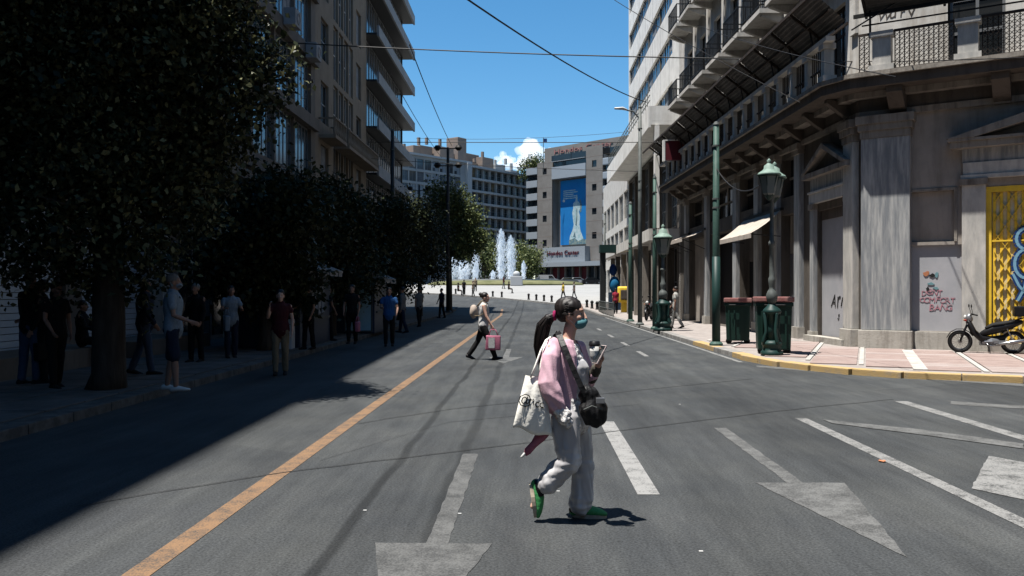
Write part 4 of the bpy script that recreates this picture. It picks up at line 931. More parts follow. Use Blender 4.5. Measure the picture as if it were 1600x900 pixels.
MB().tube([(0,0,-1),(0,0,7.5)], .08).build('pole', M['greypole'], fp); MB().box(-.05,.9,-.02,.02,6.3,7.2).build('flag', M['bluepaint'], fp)
fE = Fr((fD.L+fD.u*(fD.W+6)+Vector((1, -3, 0)))[:2], (34, 150), ZB-1)
rE = fE.root('ribbon_building', 'pale office block with rounded bands half hidden behind the tall poles', 'building')
b = MB(); b.box(0, fE.W, .4, 20, 0, 26); b.build('wall', M['far1'], rE)
for k in range(8): MB().bev(-.5, fE.W, -.8, 1, 4+k*3.1, 5.5+k*3.1, .2).build('metal_band', M['alu'], rE)

# clouds: lumpy real bodies far beyond the square
def cloud(c, sx, sz, seed, label):
    rnd = random.Random(seed); b = MB()
    for i in range(46):
        x = rnd.uniform(-1, 1); h = (1-abs(x)**1.5)*rnd.uniform(.0, 1); r = rnd.uniform(.1, .26)*(1.15-abs(x))
        b.ball((x*sx, rnd.uniform(-.3, .3)*sx, h*sz), (r*sx*1.0, r*sx*1.0, r*sz*1.4), 14, 10)
    o = b.remesh('cloud', M['cloud'], sx*.02, None, 14, kind='structure', disp=lambda co, n: co+n*sx*.05*noise.fractal(co/(sx*.2), .8, 2.1, 4)); o.location = c; return o
m = bpy.data.materials.new('cloud'); m.use_nodes = True; nt = m.node_tree; p = nt.nodes['Principled BSDF']
nt.nodes.remove(p); vs_ = N(nt, 'ShaderNodeVolumeScatter'); vs_.inputs['Color'].default_value = (.98, .985, 1, 1); vs_.inputs['Density'].default_value = .02; vs_.inputs['Anisotropy'].default_value = .1
nt.links.new(vs_.outputs[0], nt.nodes['Material Output'].inputs['Volume'])
M['cloud'] = m
c0 = at(828, 262, 2600); cloud(tuple(c0), 112, 66, 2, ''); c0 = at(792, 262, 2600); cloud(tuple(c0), 62, 46, 4, ''); c0 = at(868, 262, 2650); cloud(tuple(c0), 60, 55, 6, '')

# ------------------------------------------------------------------ fountain, lawn and things on the square
ft = thing('fountain', 'round lawn ringed fountain with tall white water jets in the middle of the square', 'fountain', (T(790)*150, 150, gz(150)))
MB().lathe([(13.5, 0), (13.5, .2), (13.2, .45), (12, .7), (9.6, .85), (9.5, .7)], n=72, cap=False).build('lawn', M['grass'], ft)
MB().lathe([(9.5, .6), (9.5, 1.05), (9.0, 1.05), (9.0, .8), (0.01, .8)], n=64, cap=False).build('basin', M['far2'], ft)
gm = bpy.data.materials.new('fountain_water'); gm.use_nodes = True; p = gm.node_tree.nodes['Principled BSDF']; p.inputs['Base Color'].default_value = (.86, .9, .93, 1); p.inputs['Roughness'].default_value = .4
tr = N(gm.node_tree, 'ShaderNodeBsdfTranslucent'); tr.inputs[0].default_value = (.8, .87, .93, 1); mx = N(gm.node_tree, 'ShaderNodeMixShader'); mx.inputs[0].default_value = .45; p.inputs['Alpha'].default_value = .5
gm.node_tree.links.new(p.outputs[0], mx.inputs[1]); gm.node_tree.links.new(tr.outputs[0], mx.inputs[2]); gm.node_tree.links.new(mx.outputs[0], gm.node_tree.nodes['Material Output'].inputs[0])
vm = bpy.data.materials.new('spray'); vm.use_nodes = True; vm.node_tree.nodes.remove(vm.node_tree.nodes['Principled BSDF']); q_ = N(vm.node_tree, 'ShaderNodeVolumeScatter'); q_.inputs['Color'].default_value = (.97, .98, 1, 1); q_.inputs['Density'].default_value = .55; vm.node_tree.links.new(q_.outputs[0], vm.node_tree.nodes['Material Output'].inputs['Volume'])
rnd = np.random.default_rng(5)
def jet(px, pyt, wpx, dy=0, dens=2600):
    dens = int(dens*.6)
    y = 150+dy; base = at(px, 440, y); top = at(px, pyt, y); h = top.z-gz(150)-1.0; r = wpx/2/FPX*y; cx = base.x-ft.location.x
    t = rnd.random(dens)**.8; a = rnd.random(dens)*6.283; rad = r*(.55+.45*t**.5)*np.clip(1-t**4,0,1)**.7*(.1+np.abs(rnd.normal(size=dens))*.55); x = cx+rad*np.cos(a); yy = dy+rad*np.sin(a); z = 1.0+h*t
    s = .025+.06*rnd.random(dens); l = .12+.3*rnd.random(dens); al = rnd.random(dens)*3.14
    dx = s*np.cos(al); dyy = s*np.sin(al)
    V = np.stack([np.stack([x-dx, yy-dyy, z], 1), np.stack([x+dx, yy+dyy, z], 1), np.stack([x+dx*.6, yy+dyy*.6, z+l], 1), np.stack([x-dx*.6, yy-dyy*.6, z+l], 1)], 1).reshape(-1, 3)
    me = bpy.data.meshes.new('jet'); me.from_pydata(V.tolist(), [], [(4*i, 4*i+1, 4*i+2, 4*i+3) for i in range(dens)]); me.materials.append(gm); o = put(me, 'water_jet', ft); o['kind'] = 'stuff'
    b = MB(); b.lathe([(r*.72*(.55+.45*(k/10)**.5)*(1-(k/10)**4)**.7+.02, 1.0+h*.97*k/10) for k in range(11)], (cx, dy, 0), 12, cap=False); b.warp(.35, 1.1, px); b.build('spray', vm, ft, True, kind='stuff')
jet(743, 392, 15, 2, 3200); jet(783, 360, 18, -2, 5200); jet(798, 370, 18, -3, 5200); jet(818, 410, 8, 1, 1200); jet(724, 408, 26, 3, 4200); jet(708, 402, 18, 4, 3600); jet(770, 425, 8, 4, 900)
st = thing('stone_sculpture', 'white stone block with a rounded top beside the fountain', 'sculpture', tuple(G(807, 458)[:2])+(0,)); y = 134; st.location = (T(807)*y, y, gz(y)+.13)
MB().bev(-.95,.95,-.6,.6,0,1.5,.12).build('block', M['far2'], st); MB().ball((0,0,1.8), (.55,.5,.5)).build('top', M['far2'], st, True)
# bollards along the kerb of the square
bl = MB(); bl.lathe([(.17,0),(.17,.08),(.13,.12),(.12,.6),(.17,.66),(.16,.8),(.08,.92),(0,.94)], n=12); blm = bl.mesh('bollard', M['iron'], True)
BLB = ['black bollard nearest the trunk of the sunlit tree, leftmost of the row', 'black bollard second from the left, beside the sunlit tree', 'black bollard right behind the head of the crossing woman in white', 'black bollard second to the right of the woman in white', 'first bollard of the four left of the near woman head', 'second bollard of the four left of the near woman head', 'third bollard of the four left of the near woman head', 'bollard touching the near woman hair, last of the four', 'bollard just right of the near woman face', 'second bollard right of the near woman face', 'third bollard right of the near woman face', 'last bollard of the row before the news stand']
k = 0
for pxb in (712, 725, 770, 784, 826, 838, 850, 862, 917, 925, 933, 941):
    best = min(((abs((kx(y_)+.8)/y_-T(pxb)), y_) for y_ in [66+.25*i for i in range(160)]))[1]
    yy = best; xx = T(pxb)*yy; o = tag(put(blm, 'bollard', None, (xx, yy, gz(yy)+.13)), 'short black bollard in the row along the edge of the white square', 'bollard', 'bollards along the square'); o.scale = (.8, .8, .68); k += 1; o['label'] = BLB[k-1]
# cars parked before the store
def car(x, y, z, rz, paint, label, van=False, group='cars in front of the store'):
    o = thing('parked_car', label, 'car' if not van else 'van', (x, y, z), rz, group)
    pr = [(-2.1,.35),(-2.15,.75),(-2.0,.95),(-1.45,1.0),(-1.0,1.42),(.45,1.45),(1.15,1.0),(1.95,.85),(2.15,.6),(2.15,.35)] if not van else [(-2.3,.35),(-2.35,1.9),(-2.2,2.0),(.9,2.0),(1.5,1.2),(2.2,1.05),(2.3,.35)]
    MB().prism(pr, -.82, .82, 'xz').build('body', paint, o)
    g = [(-1.35,1.02),(-.95,1.36),(.4,1.39),(1.0,1.02)] if not van else [(.1,1.25),(.1,1.85),(.85,1.85),(1.35,1.25)]
    MB().prism(g, -.835, .835, 'xz').build('side_window', M['dglass'], o)
    for sx in (-1.3, 1.35):
        for sy in (-.8, .8): w_ = MB().lathe([(.31,-.1),(.31,.1)], (sx, sy, .31), 14, 'y').build('wheel', M['rubber'], o); MB().lathe([(.18,-.11),(.18,.11)], (sx, sy, .31), 10, 'y').build('rim', M['silver'], w_)
    for sy in (-.6, .6): MB().box(2.13, 2.18, sy-.15, sy+.15, .6, .75).build('headlight', M['whitep'], o)
M['carw'] = mat('white_car_paint', (.8,.8,.8), rough=.25); M['card'] = mat('dark_car_paint', (.03,.03,.035), rough=.25); M['carg'] = mat('grey_car_paint', (.3,.31,.32), rough=.3, metal=.4)
for pxc, yy, pm, lb, v in ((770, 186, 'carw', 'white van parked behind the fountain jets', True), (856, 186, 'carw', 'long white van parked before the department store entrance', True), (888, 184, 'carg', 'pale grey car right of the white van outside the store', False), (903, 185, 'carw', 'white car outside the store, rightmost of the row', False), (925, 183, 'card', 'dark car at the right end before the department store', False), (822, 187, 'card', 'dark car parked between the fountain and the store', False), (690, 180, 'carg', 'grey car seen past the street trees at left', False)):
    car(T(pxc)*yy, yy, gz(yy)+.13, R(4), M[pm], lb, v)

# ------------------------------------------------------------------ trees
def leaves(name, blobs, n, ls, m, parent, seed, drop=0):
    rg = np.random.default_rng(seed); blobs = np.array(blobs); vol = blobs[:, 3]*blobs[:, 4]*blobs[:, 5]; pr = vol**.72; pr /= pr.sum()
    # twig clusters near the surface of each blob
    nc = n//14; bi = rg.choice(len(blobs), nc, p=pr); d = rg.normal(size=(nc, 3)); d /= np.linalg.norm(d, axis=1)[:, None]; rr = rg.random(nc)**.35
    cc = blobs[bi, :3]+d*blobs[bi, 3:6]*rr[:, None]
    ci = rg.integers(0, nc, n); p = cc[ci]+rg.normal(size=(n, 3))*ls*1.9
    ax = rg.normal(size=(n, 3)); ax[:, 2] -= .3; ax /= np.linalg.norm(ax, axis=1)[:, None]; up = rg.normal(size=(n, 3)); up[:, 2] += 1.0
    sd_ = np.cross(ax, up); sd_ /= np.linalg.norm(sd_, axis=1)[:, None]; L = ls*(.4+1.05*rg.random(n))[:, None]; W_ = L*.33
    nn = np.cross(sd_, ax)*L*.12
    V = np.stack([p, p+ax*L*.5+sd_*W_+nn, p+ax*L, p+ax*L*.5-sd_*W_+nn], 1).reshape(-1, 3)
    me = bpy.data.meshes.new(name); me.vertices.add(4*n); me.vertices.foreach_set('co', V.ravel().astype(np.float32)); me.loops.add(4*n); me.loops.foreach_set('vertex_index', np.arange(4*n, dtype=np.int32))
    me.polygons.add(n); me.polygons.foreach_set('loop_start', np.arange(0, 4*n, 4, dtype=np.int32)); me.materials.append(m); me.update(calc_edges=True); me.validate()
    return put(me, name, parent)
def tree(loc, hgt, cr, trunk_r, label, m, n, ls, seed, blobs=None, fork=.35, group='plane trees along the left kerb'):
    rnd = random.Random(seed); o = thing('street_tree', label, 'tree', loc, 0, group)
    zf = hgt*fork; b = MB()
    b.tube([(0,0,-.1),(trunk_r*.2,0,.25),(.04,.02,zf*.5),(0,0,zf)], [trunk_r*1.35, trunk_r*1.02, trunk_r*.9, trunk_r*.8], 12)
    if blobs is None:
        blobs = []
        for i in range(13):
            a = rnd.uniform(0, 6.28); q = rnd.uniform(.15, .75)*cr; z = zf+(hgt-zf)*rnd.uniform(.12, .9); k = rnd.uniform(.3, .5)*cr; blobs.append((q*math.cos(a), q*math.sin(a), z, k, k, k*.85))
    for (x, y, z, rx, ry, rz_) in blobs[:16]:
        mid = (x*.4+rnd.uniform(-.2, .2), y*.4+rnd.uniform(-.2, .2), zf+(z-zf)*.5); b.tube([(0,0,zf-.15), mid, (x*.9, y*.9, z)], [trunk_r*.5, trunk_r*.3, trunk_r*.09], 7)
        for j in range(3): d = Vector((rnd.uniform(-1, 1), rnd.uniform(-1, 1), rnd.uniform(-.3, 1))).normalized(); b.tube([(x*.8, y*.8, z*.97), (x+d.x*rx*.8, y+d.y*ry*.8, z+d.z*rz_*.8)], [trunk_r*.13, trunk_r*.04], 5)
    b.warp(.03, 1.5, seed); b.build('trunk', M['bark'], o, True); leaves('crown', blobs, n, ls, m, o, seed); return o
# the big near tree: crown laid out from its outline in the photograph
T1 = Vector((T(165)*13.6, 13.6, .12)); bl1 = []; rnd1 = random.Random(3)
for (px_, py_, dy, r) in ((60, 60, 0, 1.3), (180, 80, .4, 1.5), (290, 70, -.2, 1.1), (365, 90, .3, .55), (420, 105, 0, .4), (450, 118, .2, .22), (60, 190, .5, 1.4), (190, 200, 0, 1.5), (300, 190, .6, 1.0), (365, 160, -.2, .45), (412, 160, .5, .25), (40, 320, .3, 1.1), (150, 320, -.4, 1.1), (250, 300, .3, 1.05), (325, 245, .2, .5), (362, 220, .3, .28), (80, 405, 0, .55), (180, 410, .3, .6), (255, 390, -.3, .45), (230, 440, 0, .28), (140, 440, .4, .35), (30, 400, 0, .5), (100, -60, 0, 1.5), (240, -60, 0, 1.5), (310, -20, .3, .8), (370, 40, 0, .35), (200, -200, .3, 1.5), (80, -200, 0, 1.2), (280, -130, .5, .9), (-60, 100, 0, 1.4), (-60, 280, .3, 1.2), (310, 330, .1, .4)):
    q = at(px_, py_, 13.6+dy)-T1; bl1.append((q.x, q.y, q.z, r, r*1.15, r*.95))
for i in range(8): bl1.append((rnd1.uniform(-2, 2), rnd1.uniform(-2.4, 2.4), rnd1.uniform(3.6, 8), 1.3, 1.3, 1.2))
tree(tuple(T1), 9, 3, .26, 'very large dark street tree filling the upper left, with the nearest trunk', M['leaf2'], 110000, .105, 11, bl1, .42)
lab = ['bushy dark street tree second in the row from the camera', 'dark street tree above the first kiosk', 'dark street tree beside the poster kiosk', 'small street tree in deep shade past the poster kiosk', 'dark tree second from the far end of the row']
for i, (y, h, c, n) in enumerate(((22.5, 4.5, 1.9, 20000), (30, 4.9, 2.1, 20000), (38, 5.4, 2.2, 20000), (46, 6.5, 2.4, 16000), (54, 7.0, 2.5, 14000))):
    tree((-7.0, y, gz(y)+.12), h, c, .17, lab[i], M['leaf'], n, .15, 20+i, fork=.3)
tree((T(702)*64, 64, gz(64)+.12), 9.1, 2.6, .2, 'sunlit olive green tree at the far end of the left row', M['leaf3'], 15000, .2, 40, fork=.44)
for i, (p_, y, h, c, lb) in enumerate(((757, 172, 9, 4.5, 'green tree behind the small fountain jet'), (768, 176, 8, 4, 'rounded green tree between two fountain jets'), (823, 174, 6.5, 3, 'green tree right of the tall jets'), (738, 180, 11, 5, 'leafy tree behind the left end of the fountain'), (812, 180, 8, 4.5, 'dark green tree behind the tall jets'), (1010, 150, 7, 4.5, 'green tree seen through the arcade columns'), (985, 152, 6, 4, 'bushy tree behind the yellow booth'), (1040, 146, 7, 4.5, 'tree behind the last arcade columns'))):
    tree((T(p_)*y, y, gz(y)+.1), h, c, .2, lb, M['leaf3'], 3800, .42, 60+i, fork=.25, group='trees round the square')
for (p_, py_, y, r) in ((833, 262, 232, 3.2), (841, 256, 231, 2.2)):
    q = at(p_, py_, y); o = thing('roof_shrub', 'round shrub on the roof left of the department store' if p_ == 833 else 'smaller shrub on the roof edge of the department store', 'shrub', tuple(q)); leaves('foliage', [(0,0,0,r,r,r*.7),(-1.5,0,-.8,r*.8,r*.8,r*.5)], 1500, .5, M['leaf3'], o, 5); MB().tube([(0,0,-3),(0,0,0)], .15).build('stem', M['bark'], o)

# ------------------------------------------------------------------ street furniture
def tall_pole(px_, y, pyt, r, m, label, x=None, low=None, name='utility_pole', flare=True):
    x = T(px_)*y if x is None else x; z0 = gz(y)+.12; h = at(px_, pyt, y).z-z0; o = thing(name, label, 'pole', (x, y, z0))
    b = MB(); b.tube([(0,0,0),(0,0,h*.5),(0,0,h)], [r, r*.86, r*.68], 14); b.build('shaft', m, o, True)
    if low: MB().tube([(0,0,.0),(0,0,low)], [r*1.03, r*.99], 14).build('painted_lower_part', M['green_d'], o, True)
    b = MB(); b.lathe([(r*1.7, 0), (r*1.7, .06), (r*1.15, .12)], n=14); b.build('base_plate', m, o)
    b = MB()
    for zz_ in (h*.62, h*.66, h*.9): MB().lathe([(r*.95, zz_), (r*.95, zz_+.05)], n=14).build('clamp', M['greypole'], o)
    b.lathe([(r*.8, h), (r*.5, h+.08), (.01, h+.1)], n=12); b.build('finial', M['greypole'], o); return o
YP = G(1120, 540, .12).y
P1 = tall_pole(1119, YP, 195, .115, M['green'], 'tall pale green pole with a dark green foot, nearest pole on the right pavement', low=2.55)
tall_pole(1023, 35.5, 278, .1, M['green'], 'green pole beside the single lamp post on the right pavement')
P3 = tall_pole(1000, 40, 168, .11, M['greypole'], 'grey pole with a street light arm, in the middle of the right row')
b = MB(); hz_ = P3.location.z; hh = at(1000, 176, 40).z-P3.location.z; b.tube([(0,0,hh-.3),(-.3,0,hh+.05),(-.62,0,hh+.12)], .035); b.build('arm', M['greypole'], P3); b = MB(); b.loft([(-.6,0,hh+.13),(-.8,0,hh+.2),(-1.15,0,hh+.2)], [(.08,.04),(.14,.07),(.07,.05)], (0,1,0), 12); b.build('lamp_head', M['whitep'], P3, True)
tall_pole(985, 44.5, 318, .12, M['green'], 'green pole with a square dark foot farther along the right kerb')
tall_pole(945, 66, 335, .09, M['greypole'], 'thin grey post near the square at the end of the right kerb')
tall_pole(522, 41, 205, .12, M['b3'], 'dark slim pole before the beige building on the left', x=-6.6)
P7 = tall_pole(700, 62, 232, .15, M['b3'], 'tall dark lamp column with two pairs of lamp heads behind the left trees', x=T(700)*62, name='lamp_column')
for zf_, w_ in ((0, .95), (-1.25, .95)):
    h7 = at(700, 232, 62).z-P7.location.z+zf_; b = MB(); b.bar((-w_, 0, h7), (w_, 0, h7), .07); b.build('cross_arm', M['iron'], P7)
    for s_ in (-1, 1): b = MB(); b.lathe([(.12, h7-.15), (.28, h7+.05), (.16, h7+.22)], (s_*w_*.8, 0, 0), 10); b.build('lamp_head', M['iron'], P7)
P8 = tall_pole(655, 66, 290, .1, M['b3'], 'second dark lamp column, left of the tall one behind the trees', x=T(655)*66, name='lamp_column')
h8 = at(655, 290, 66).z-P8.location.z; b = MB()
for s_ in (-1, 1): b.bar((0,0,h8-.4), (s_*.7, 0, h8-.3), .05); b.ball((s_*.7, 0, h8-.2), (.22, .22, .16), 10, 6)
b.build('lamp_head', M['iron'], P8)

def lantern(parent, x, z, s=1.0):
    b = MB(); b.lathe([(.09*s, z), (.15*s, z+.06*s), (.23*s, z+.46*s), (.25*s, z+.48*s)], (x, 0, 0), 6); o = b.build('lantern', M['lampglass'], parent)
    b = MB()
    for k in range(6):
        a = k*math.pi/3; b.bar((x+.1*s*math.cos(a), .1*s*math.sin(a), z), (x+.245*s*math.cos(a), .245*s*math.sin(a), z+.48*s), .02*s)
    b.lathe([(.27*s, z+.47*s), (.27*s, z+.5*s)], (x, 0, 0), 6); b.lathe([(.0, z-.12*s), (.06*s, z-.06*s), (.11*s, z)], (x, 0, 0), 8); b.build('cage', M['green_d'], o)
    b = MB(); b.lathe([(.3*s, z+.5*s), (.26*s, z+.56*s), (.17*s, z+.62*s), (.13*s, z+.66*s), (.12*s, z+.74*s), (.06*s, z+.78*s), (.035*s, z+.82*s), (.06*s, z+.86*s), (.0, z+.92*s)], (x, 0, 0), 12); b.build('cap', M['lamp_top'], o, True); return o
def lamp_post(loc, h, label, double, rz=0, s=1.0):
    o = thing('lamp_post', label, 'lamp post', loc, rz)
    b = MB(); b.lathe([(.27*s,0),(.27*s,.1),(.23*s,.13),(.22*s,.24),(.25*s,.27),(.25*s,.32),(.17*s,.38)], n=8); b.lathe([(.15*s,.36),(.13*s,.7),(.12*s,.98),(.2*s,1.02),(.23*s,1.06),(.2*s,1.12),(.12*s,1.2),(.07*s,1.28)], n=16)
    for k in range(4):
        a = k*math.pi/2+.785; b.loft([(.23*s*math.cos(a), .23*s*math.sin(a), .34), (.15*s*math.cos(a), .15*s*math.sin(a), .6), (.19*s*math.cos(a), .19*s*math.sin(a), 1.02)], [(.05*s,.07*s),(.04*s,.05*s),(.05*s,.05*s)], n=8)
    b.build('base', M['green_d'], o, True)
    b = MB(); b.lathe([(.07*s,1.25),(.12*s,1.34),(.14*s,1.45),(.1*s,1.56),(.06*s,1.62),(.065*s,1.66),(.085*s,1.8),(.085*s,1.86),(.06*s,1.92),(.055*s,h*.56),(.08*s,h*.565),(.08*s,h*.58),(.05*s,h*.59),(.045*s,h*.8),(.075*s,h*.81),(.09*s,h*.83),(.05*s,h*.85),(.04*s,h*.9)], n=14); b.build('post', M['greypole'], o, True)
    b = MB()
    for k in range(10): t = k/9; b.ball((.03*math.sin(k*1.9), .03*math.cos(k*1.9), h*.83+t*h*.07), .06*s, 8, 6)
    if double:
        for s_ in (-1, 1): b.tube([(0,0,h*.82),(s_*.15,0,h*.80),(s_*.27,0,h*.83),(s_*.3,0,h*.86)], .025, 7); b.tube([(0,0,h*.88),(s_*.12,0,h*.9),(s_*.2,0,h*.86),(s_*.1,0,h*.84)], .018, 6)
    else: b.tube([(0,0,h*.88),(0,0,h*.92)], .04, 8)
    b.build('ornament', M['green_d'], o, True)
    if double:
        for s_ in (-1, 1): lantern(o, s_*.3, h-.9, .98)
    else: lantern(o, 0, h-.92*s, s)
    return o
q = G(1206, 556, .12); hL = at(1208, 250, q.y).z-.12
lamp_post(tuple(q), hL, 'ornate green lamp post with two lanterns by the large bins', True, R(62))
q2 = G(1036, 517, .12); lamp_post(tuple(q2), at(1036, 350, q2.y).z-.12, 'ornate single lantern lamp post among the poles on the right', False, 0, 1.35)
def big_bin(px_, py_, w_, h, label, rz):
    q = G(px_, py_, .12); o = thing('waste_bin', label, 'bin', tuple(q), rz, 'large green waste bins on the right pavement')
    b = MB(); b.bev(-w_/2, w_/2, -.36, .36, .1, h-.1, .04); b.v = [(x*(1-.1*(1-min(z/h, 1))), y*(1-.12*(1-min(z/h, 1))), z) for x, y, z in b.v]; b.build('body', M['bin'], o)
    b = MB(); b.bev(-w_/2-.04, w_/2+.04, -.41, .41, h-.13, h+.0, .03); b.build('lid', M['binlid'], o)
    b = MB(); b.bev(-w_/2-.02, w_/2+.02, -.385, .385, h-.24, h-.14, .02); b.build('rim', M['bin'], o)
    for s_ in (-1, 1): MB().lathe([(.09,-.04),(.09,.04)], (s_*w_*.36, -.2, .09), 12, 'y').build('wheel', M['rubber'], o)
    for k in range(4): MB().box(-w_*.38+k*w_*.22, -.0-w_*.33+k*w_*.22, -.375, -.36, .3, h-.35).build('rib', M['bin'], o)
    MB().tube([(-.25,-.44,h-.2),(.25,-.44,h-.2)], .018, 6).build('handle', M['iron'], o); return o
big_bin(1153, 537, .72, 1.36, 'narrower green waste bin with a faded red lid, left of the lamp post', R(-14)); big_bin(1208, 552, .86, 1.42, 'wider green waste bin with a faded red lid, directly behind the lamp post', R(-10))
# kiosks on the left pavement
def kiosk(y0, x, ln, wd, h, label, poster):
    o = thing('kiosk', label, 'kiosk', (x, y0, .12)); b = MB(); b.bev(-wd/2, wd/2, 0, ln, 0, h, .04); b.build('body', M['cloth_kiosk'], o)
    b = MB(); b.prism([(-wd/2-.2, h+.05), (-wd/2-.2, h-.02), (wd/2+.35, h-.22), (wd/2+.35, h-.16), (.2, h+.22), (-.2, h+.22)], -.3, ln+.2, 'xz'); b.build('awning', M['awning_g'], o)
    b = MB()
    for k in range(7): b.box(wd/2+.33, wd/2+.35, -.28+k*(ln+.5)/7, -.28+k*(ln+.5)/7+.45, h-.34, h-.21)
    b.build('awning_edge', M['awning_g'], o)
    if poster: MB().box(-.3, .62, -.05, -.005, .12, 2.0).build('poster', M['poster'], o); MB().box(-.36, .68, -.04, -.002, .06, 2.06).build('poster_frame', M['greypole'], o)
    else:
        for k in range(6): MB().box(wd/2+.005, wd/2+.05, .2+k*.42, .5+k*.42, .9, 1.9).build('magazine_rack', M['curtain'] if k % 2 else M['b3p'], o)
        for k in range(4): MB().box(-.5+k*.3, -.28+k*.3, -.06, -.01, 1.0, 2.1).build('magazine_rack', M['b3p'] if k % 2 else M['curtain'], o)
        MB().bev(.35, .75, -.45, -.1, 0, .8, .03).build('crate', M['shutter'], o)
    MB().box(wd/2+.002, wd/2+.06, .3, ln-.3, .75, .82).build('counter', M['greypole'], o); return o
kiosk(23.4, -7.15, 3.6, 1.7, 2.35, 'dark blue newspaper kiosk with a grey awning under the second tree', False); kiosk(31.6, -6.5, 2.6, 1.5, 2.2, 'kiosk with a pale blue poster panel on its near end', True)
# yellow booth, blue stand and railings near the square
o = thing('phone_booth', 'yellow booth with an arched dark opening past the right poles', 'booth', (T(976)*62, 62, .12)); b = MB(); b.bev(-.5,.5,-.35,.35,.75,1.9,.15); b.build('hood', M['yellow'], o, True); MB().bev(-.32,.32,-.4,-.3,.95,1.65,.08).build('opening', M['stone_br'], o); MB().bev(-.25,.25,-.2,.2,0,.75,.03).build('stand', M['yellow'], o)
M['cyan'] = mat('cyan_plastic', (.02,.2,.42), rough=.5)
o = thing('news_stand', 'dark post with blue round panels next to the yellow booth', 'stand', (T(957)*66, 66, .2)); MB().box(-.95,-.6,-.2,.2,0,4.4).build('post', M['b3'], o); b = MB(); b.ball((.15,0,2.0), (.42,.3,.62)); b.build('balloon_panel', M['cyan'], o, True); b = MB(); b.ball((.05,0,3.1), (.3,.2,.45)); b.build('balloon_panel', M['bluepaint'], o, True); MB().box(-.3,.6,-.3,.3,0,1.4).build('counter', M['cloth_kiosk'], o); MB().box(-1.0,1.0,-.5,.5,4.4,5.0).build('canopy', M['green_d'], o)
rr_ = thing('railing', 'low grey metal railing along the kerb near the square', 'railing', (4.95, 52, .12)); b = MB()
for k in range(24): b.tube([(0,k*.5,0),(0,k*.5,.85)], .02, 6)
b.build('post', M['greypole'], rr_); b = MB()
for h in (.45, .85): b.tube([(0,0,h),(0,11.5,h)], .025, 6)
b.build('rail', M['greypole'], rr_)
# wires
def wire(p, q, sag, r, label, grp='overhead wires across the street'):
    P = Vector(p); Q = Vector(q); n = 16; o = tag(MB().tube([tuple((P.lerp(Q, i/n)-Vector((0,0,sag*4*(i/n)*(1-i/n))))-P) for i in range(n+1)], r, 6).build('overhead_wire', M['wire'], loc=tuple(P)), label, 'wire', grp); return o
def wpx(a, b_, ya, yb, sag, r, label): wire(at(*a, ya), at(*b_, yb), sag, r, label)
wpx((440, 66), (1175, 92), 33, 30, .1, .022, 'thick wire crossing the whole street high up, just below the tall left facade'); wpx((1175, 92), (1640, 88), 30, 18.5, .1, .012, 'continuation of the high wire past the scaffold canopy')
wpx((700, -22), (1010, 160), 17, 41, .25, .022, 'diagonal wire descending from the top of the sky to the grey light pole')
wpx((640, 70), (706, 228), 30, 61, .2, .02, 'steep wire running down to the tall lamp column'); wpx((610, 115), (690, 246), 34, 66, .2, .018, 'steep wire left of the other, ending behind the lamp column')
wpx((575, 222), (1120, 222), 46, 44, .02, .02, 'level wire crossing low above the far roofs'); wpx((560, 246), (1002, 268), 52, 41, .1, .014, 'lower level wire slanting towards the grey pole')
wpx((650, 216), (990, 205), 60, 60, .25, .012, 'faint thin wire far down the street')
wpx((1119, 262), (1187, 290), YP, q.y+.2, .35, .018, 'short drooping cable from the green pole to the double lamp post'); wpx((1090, 40), (1400, 120), 26, 15, .1, .01, 'thin stay wire near the scaffold canopy'); wpx((960, 0), (1250, 160), 34, 24, .1, .012, 'thin wire slanting across the white building')
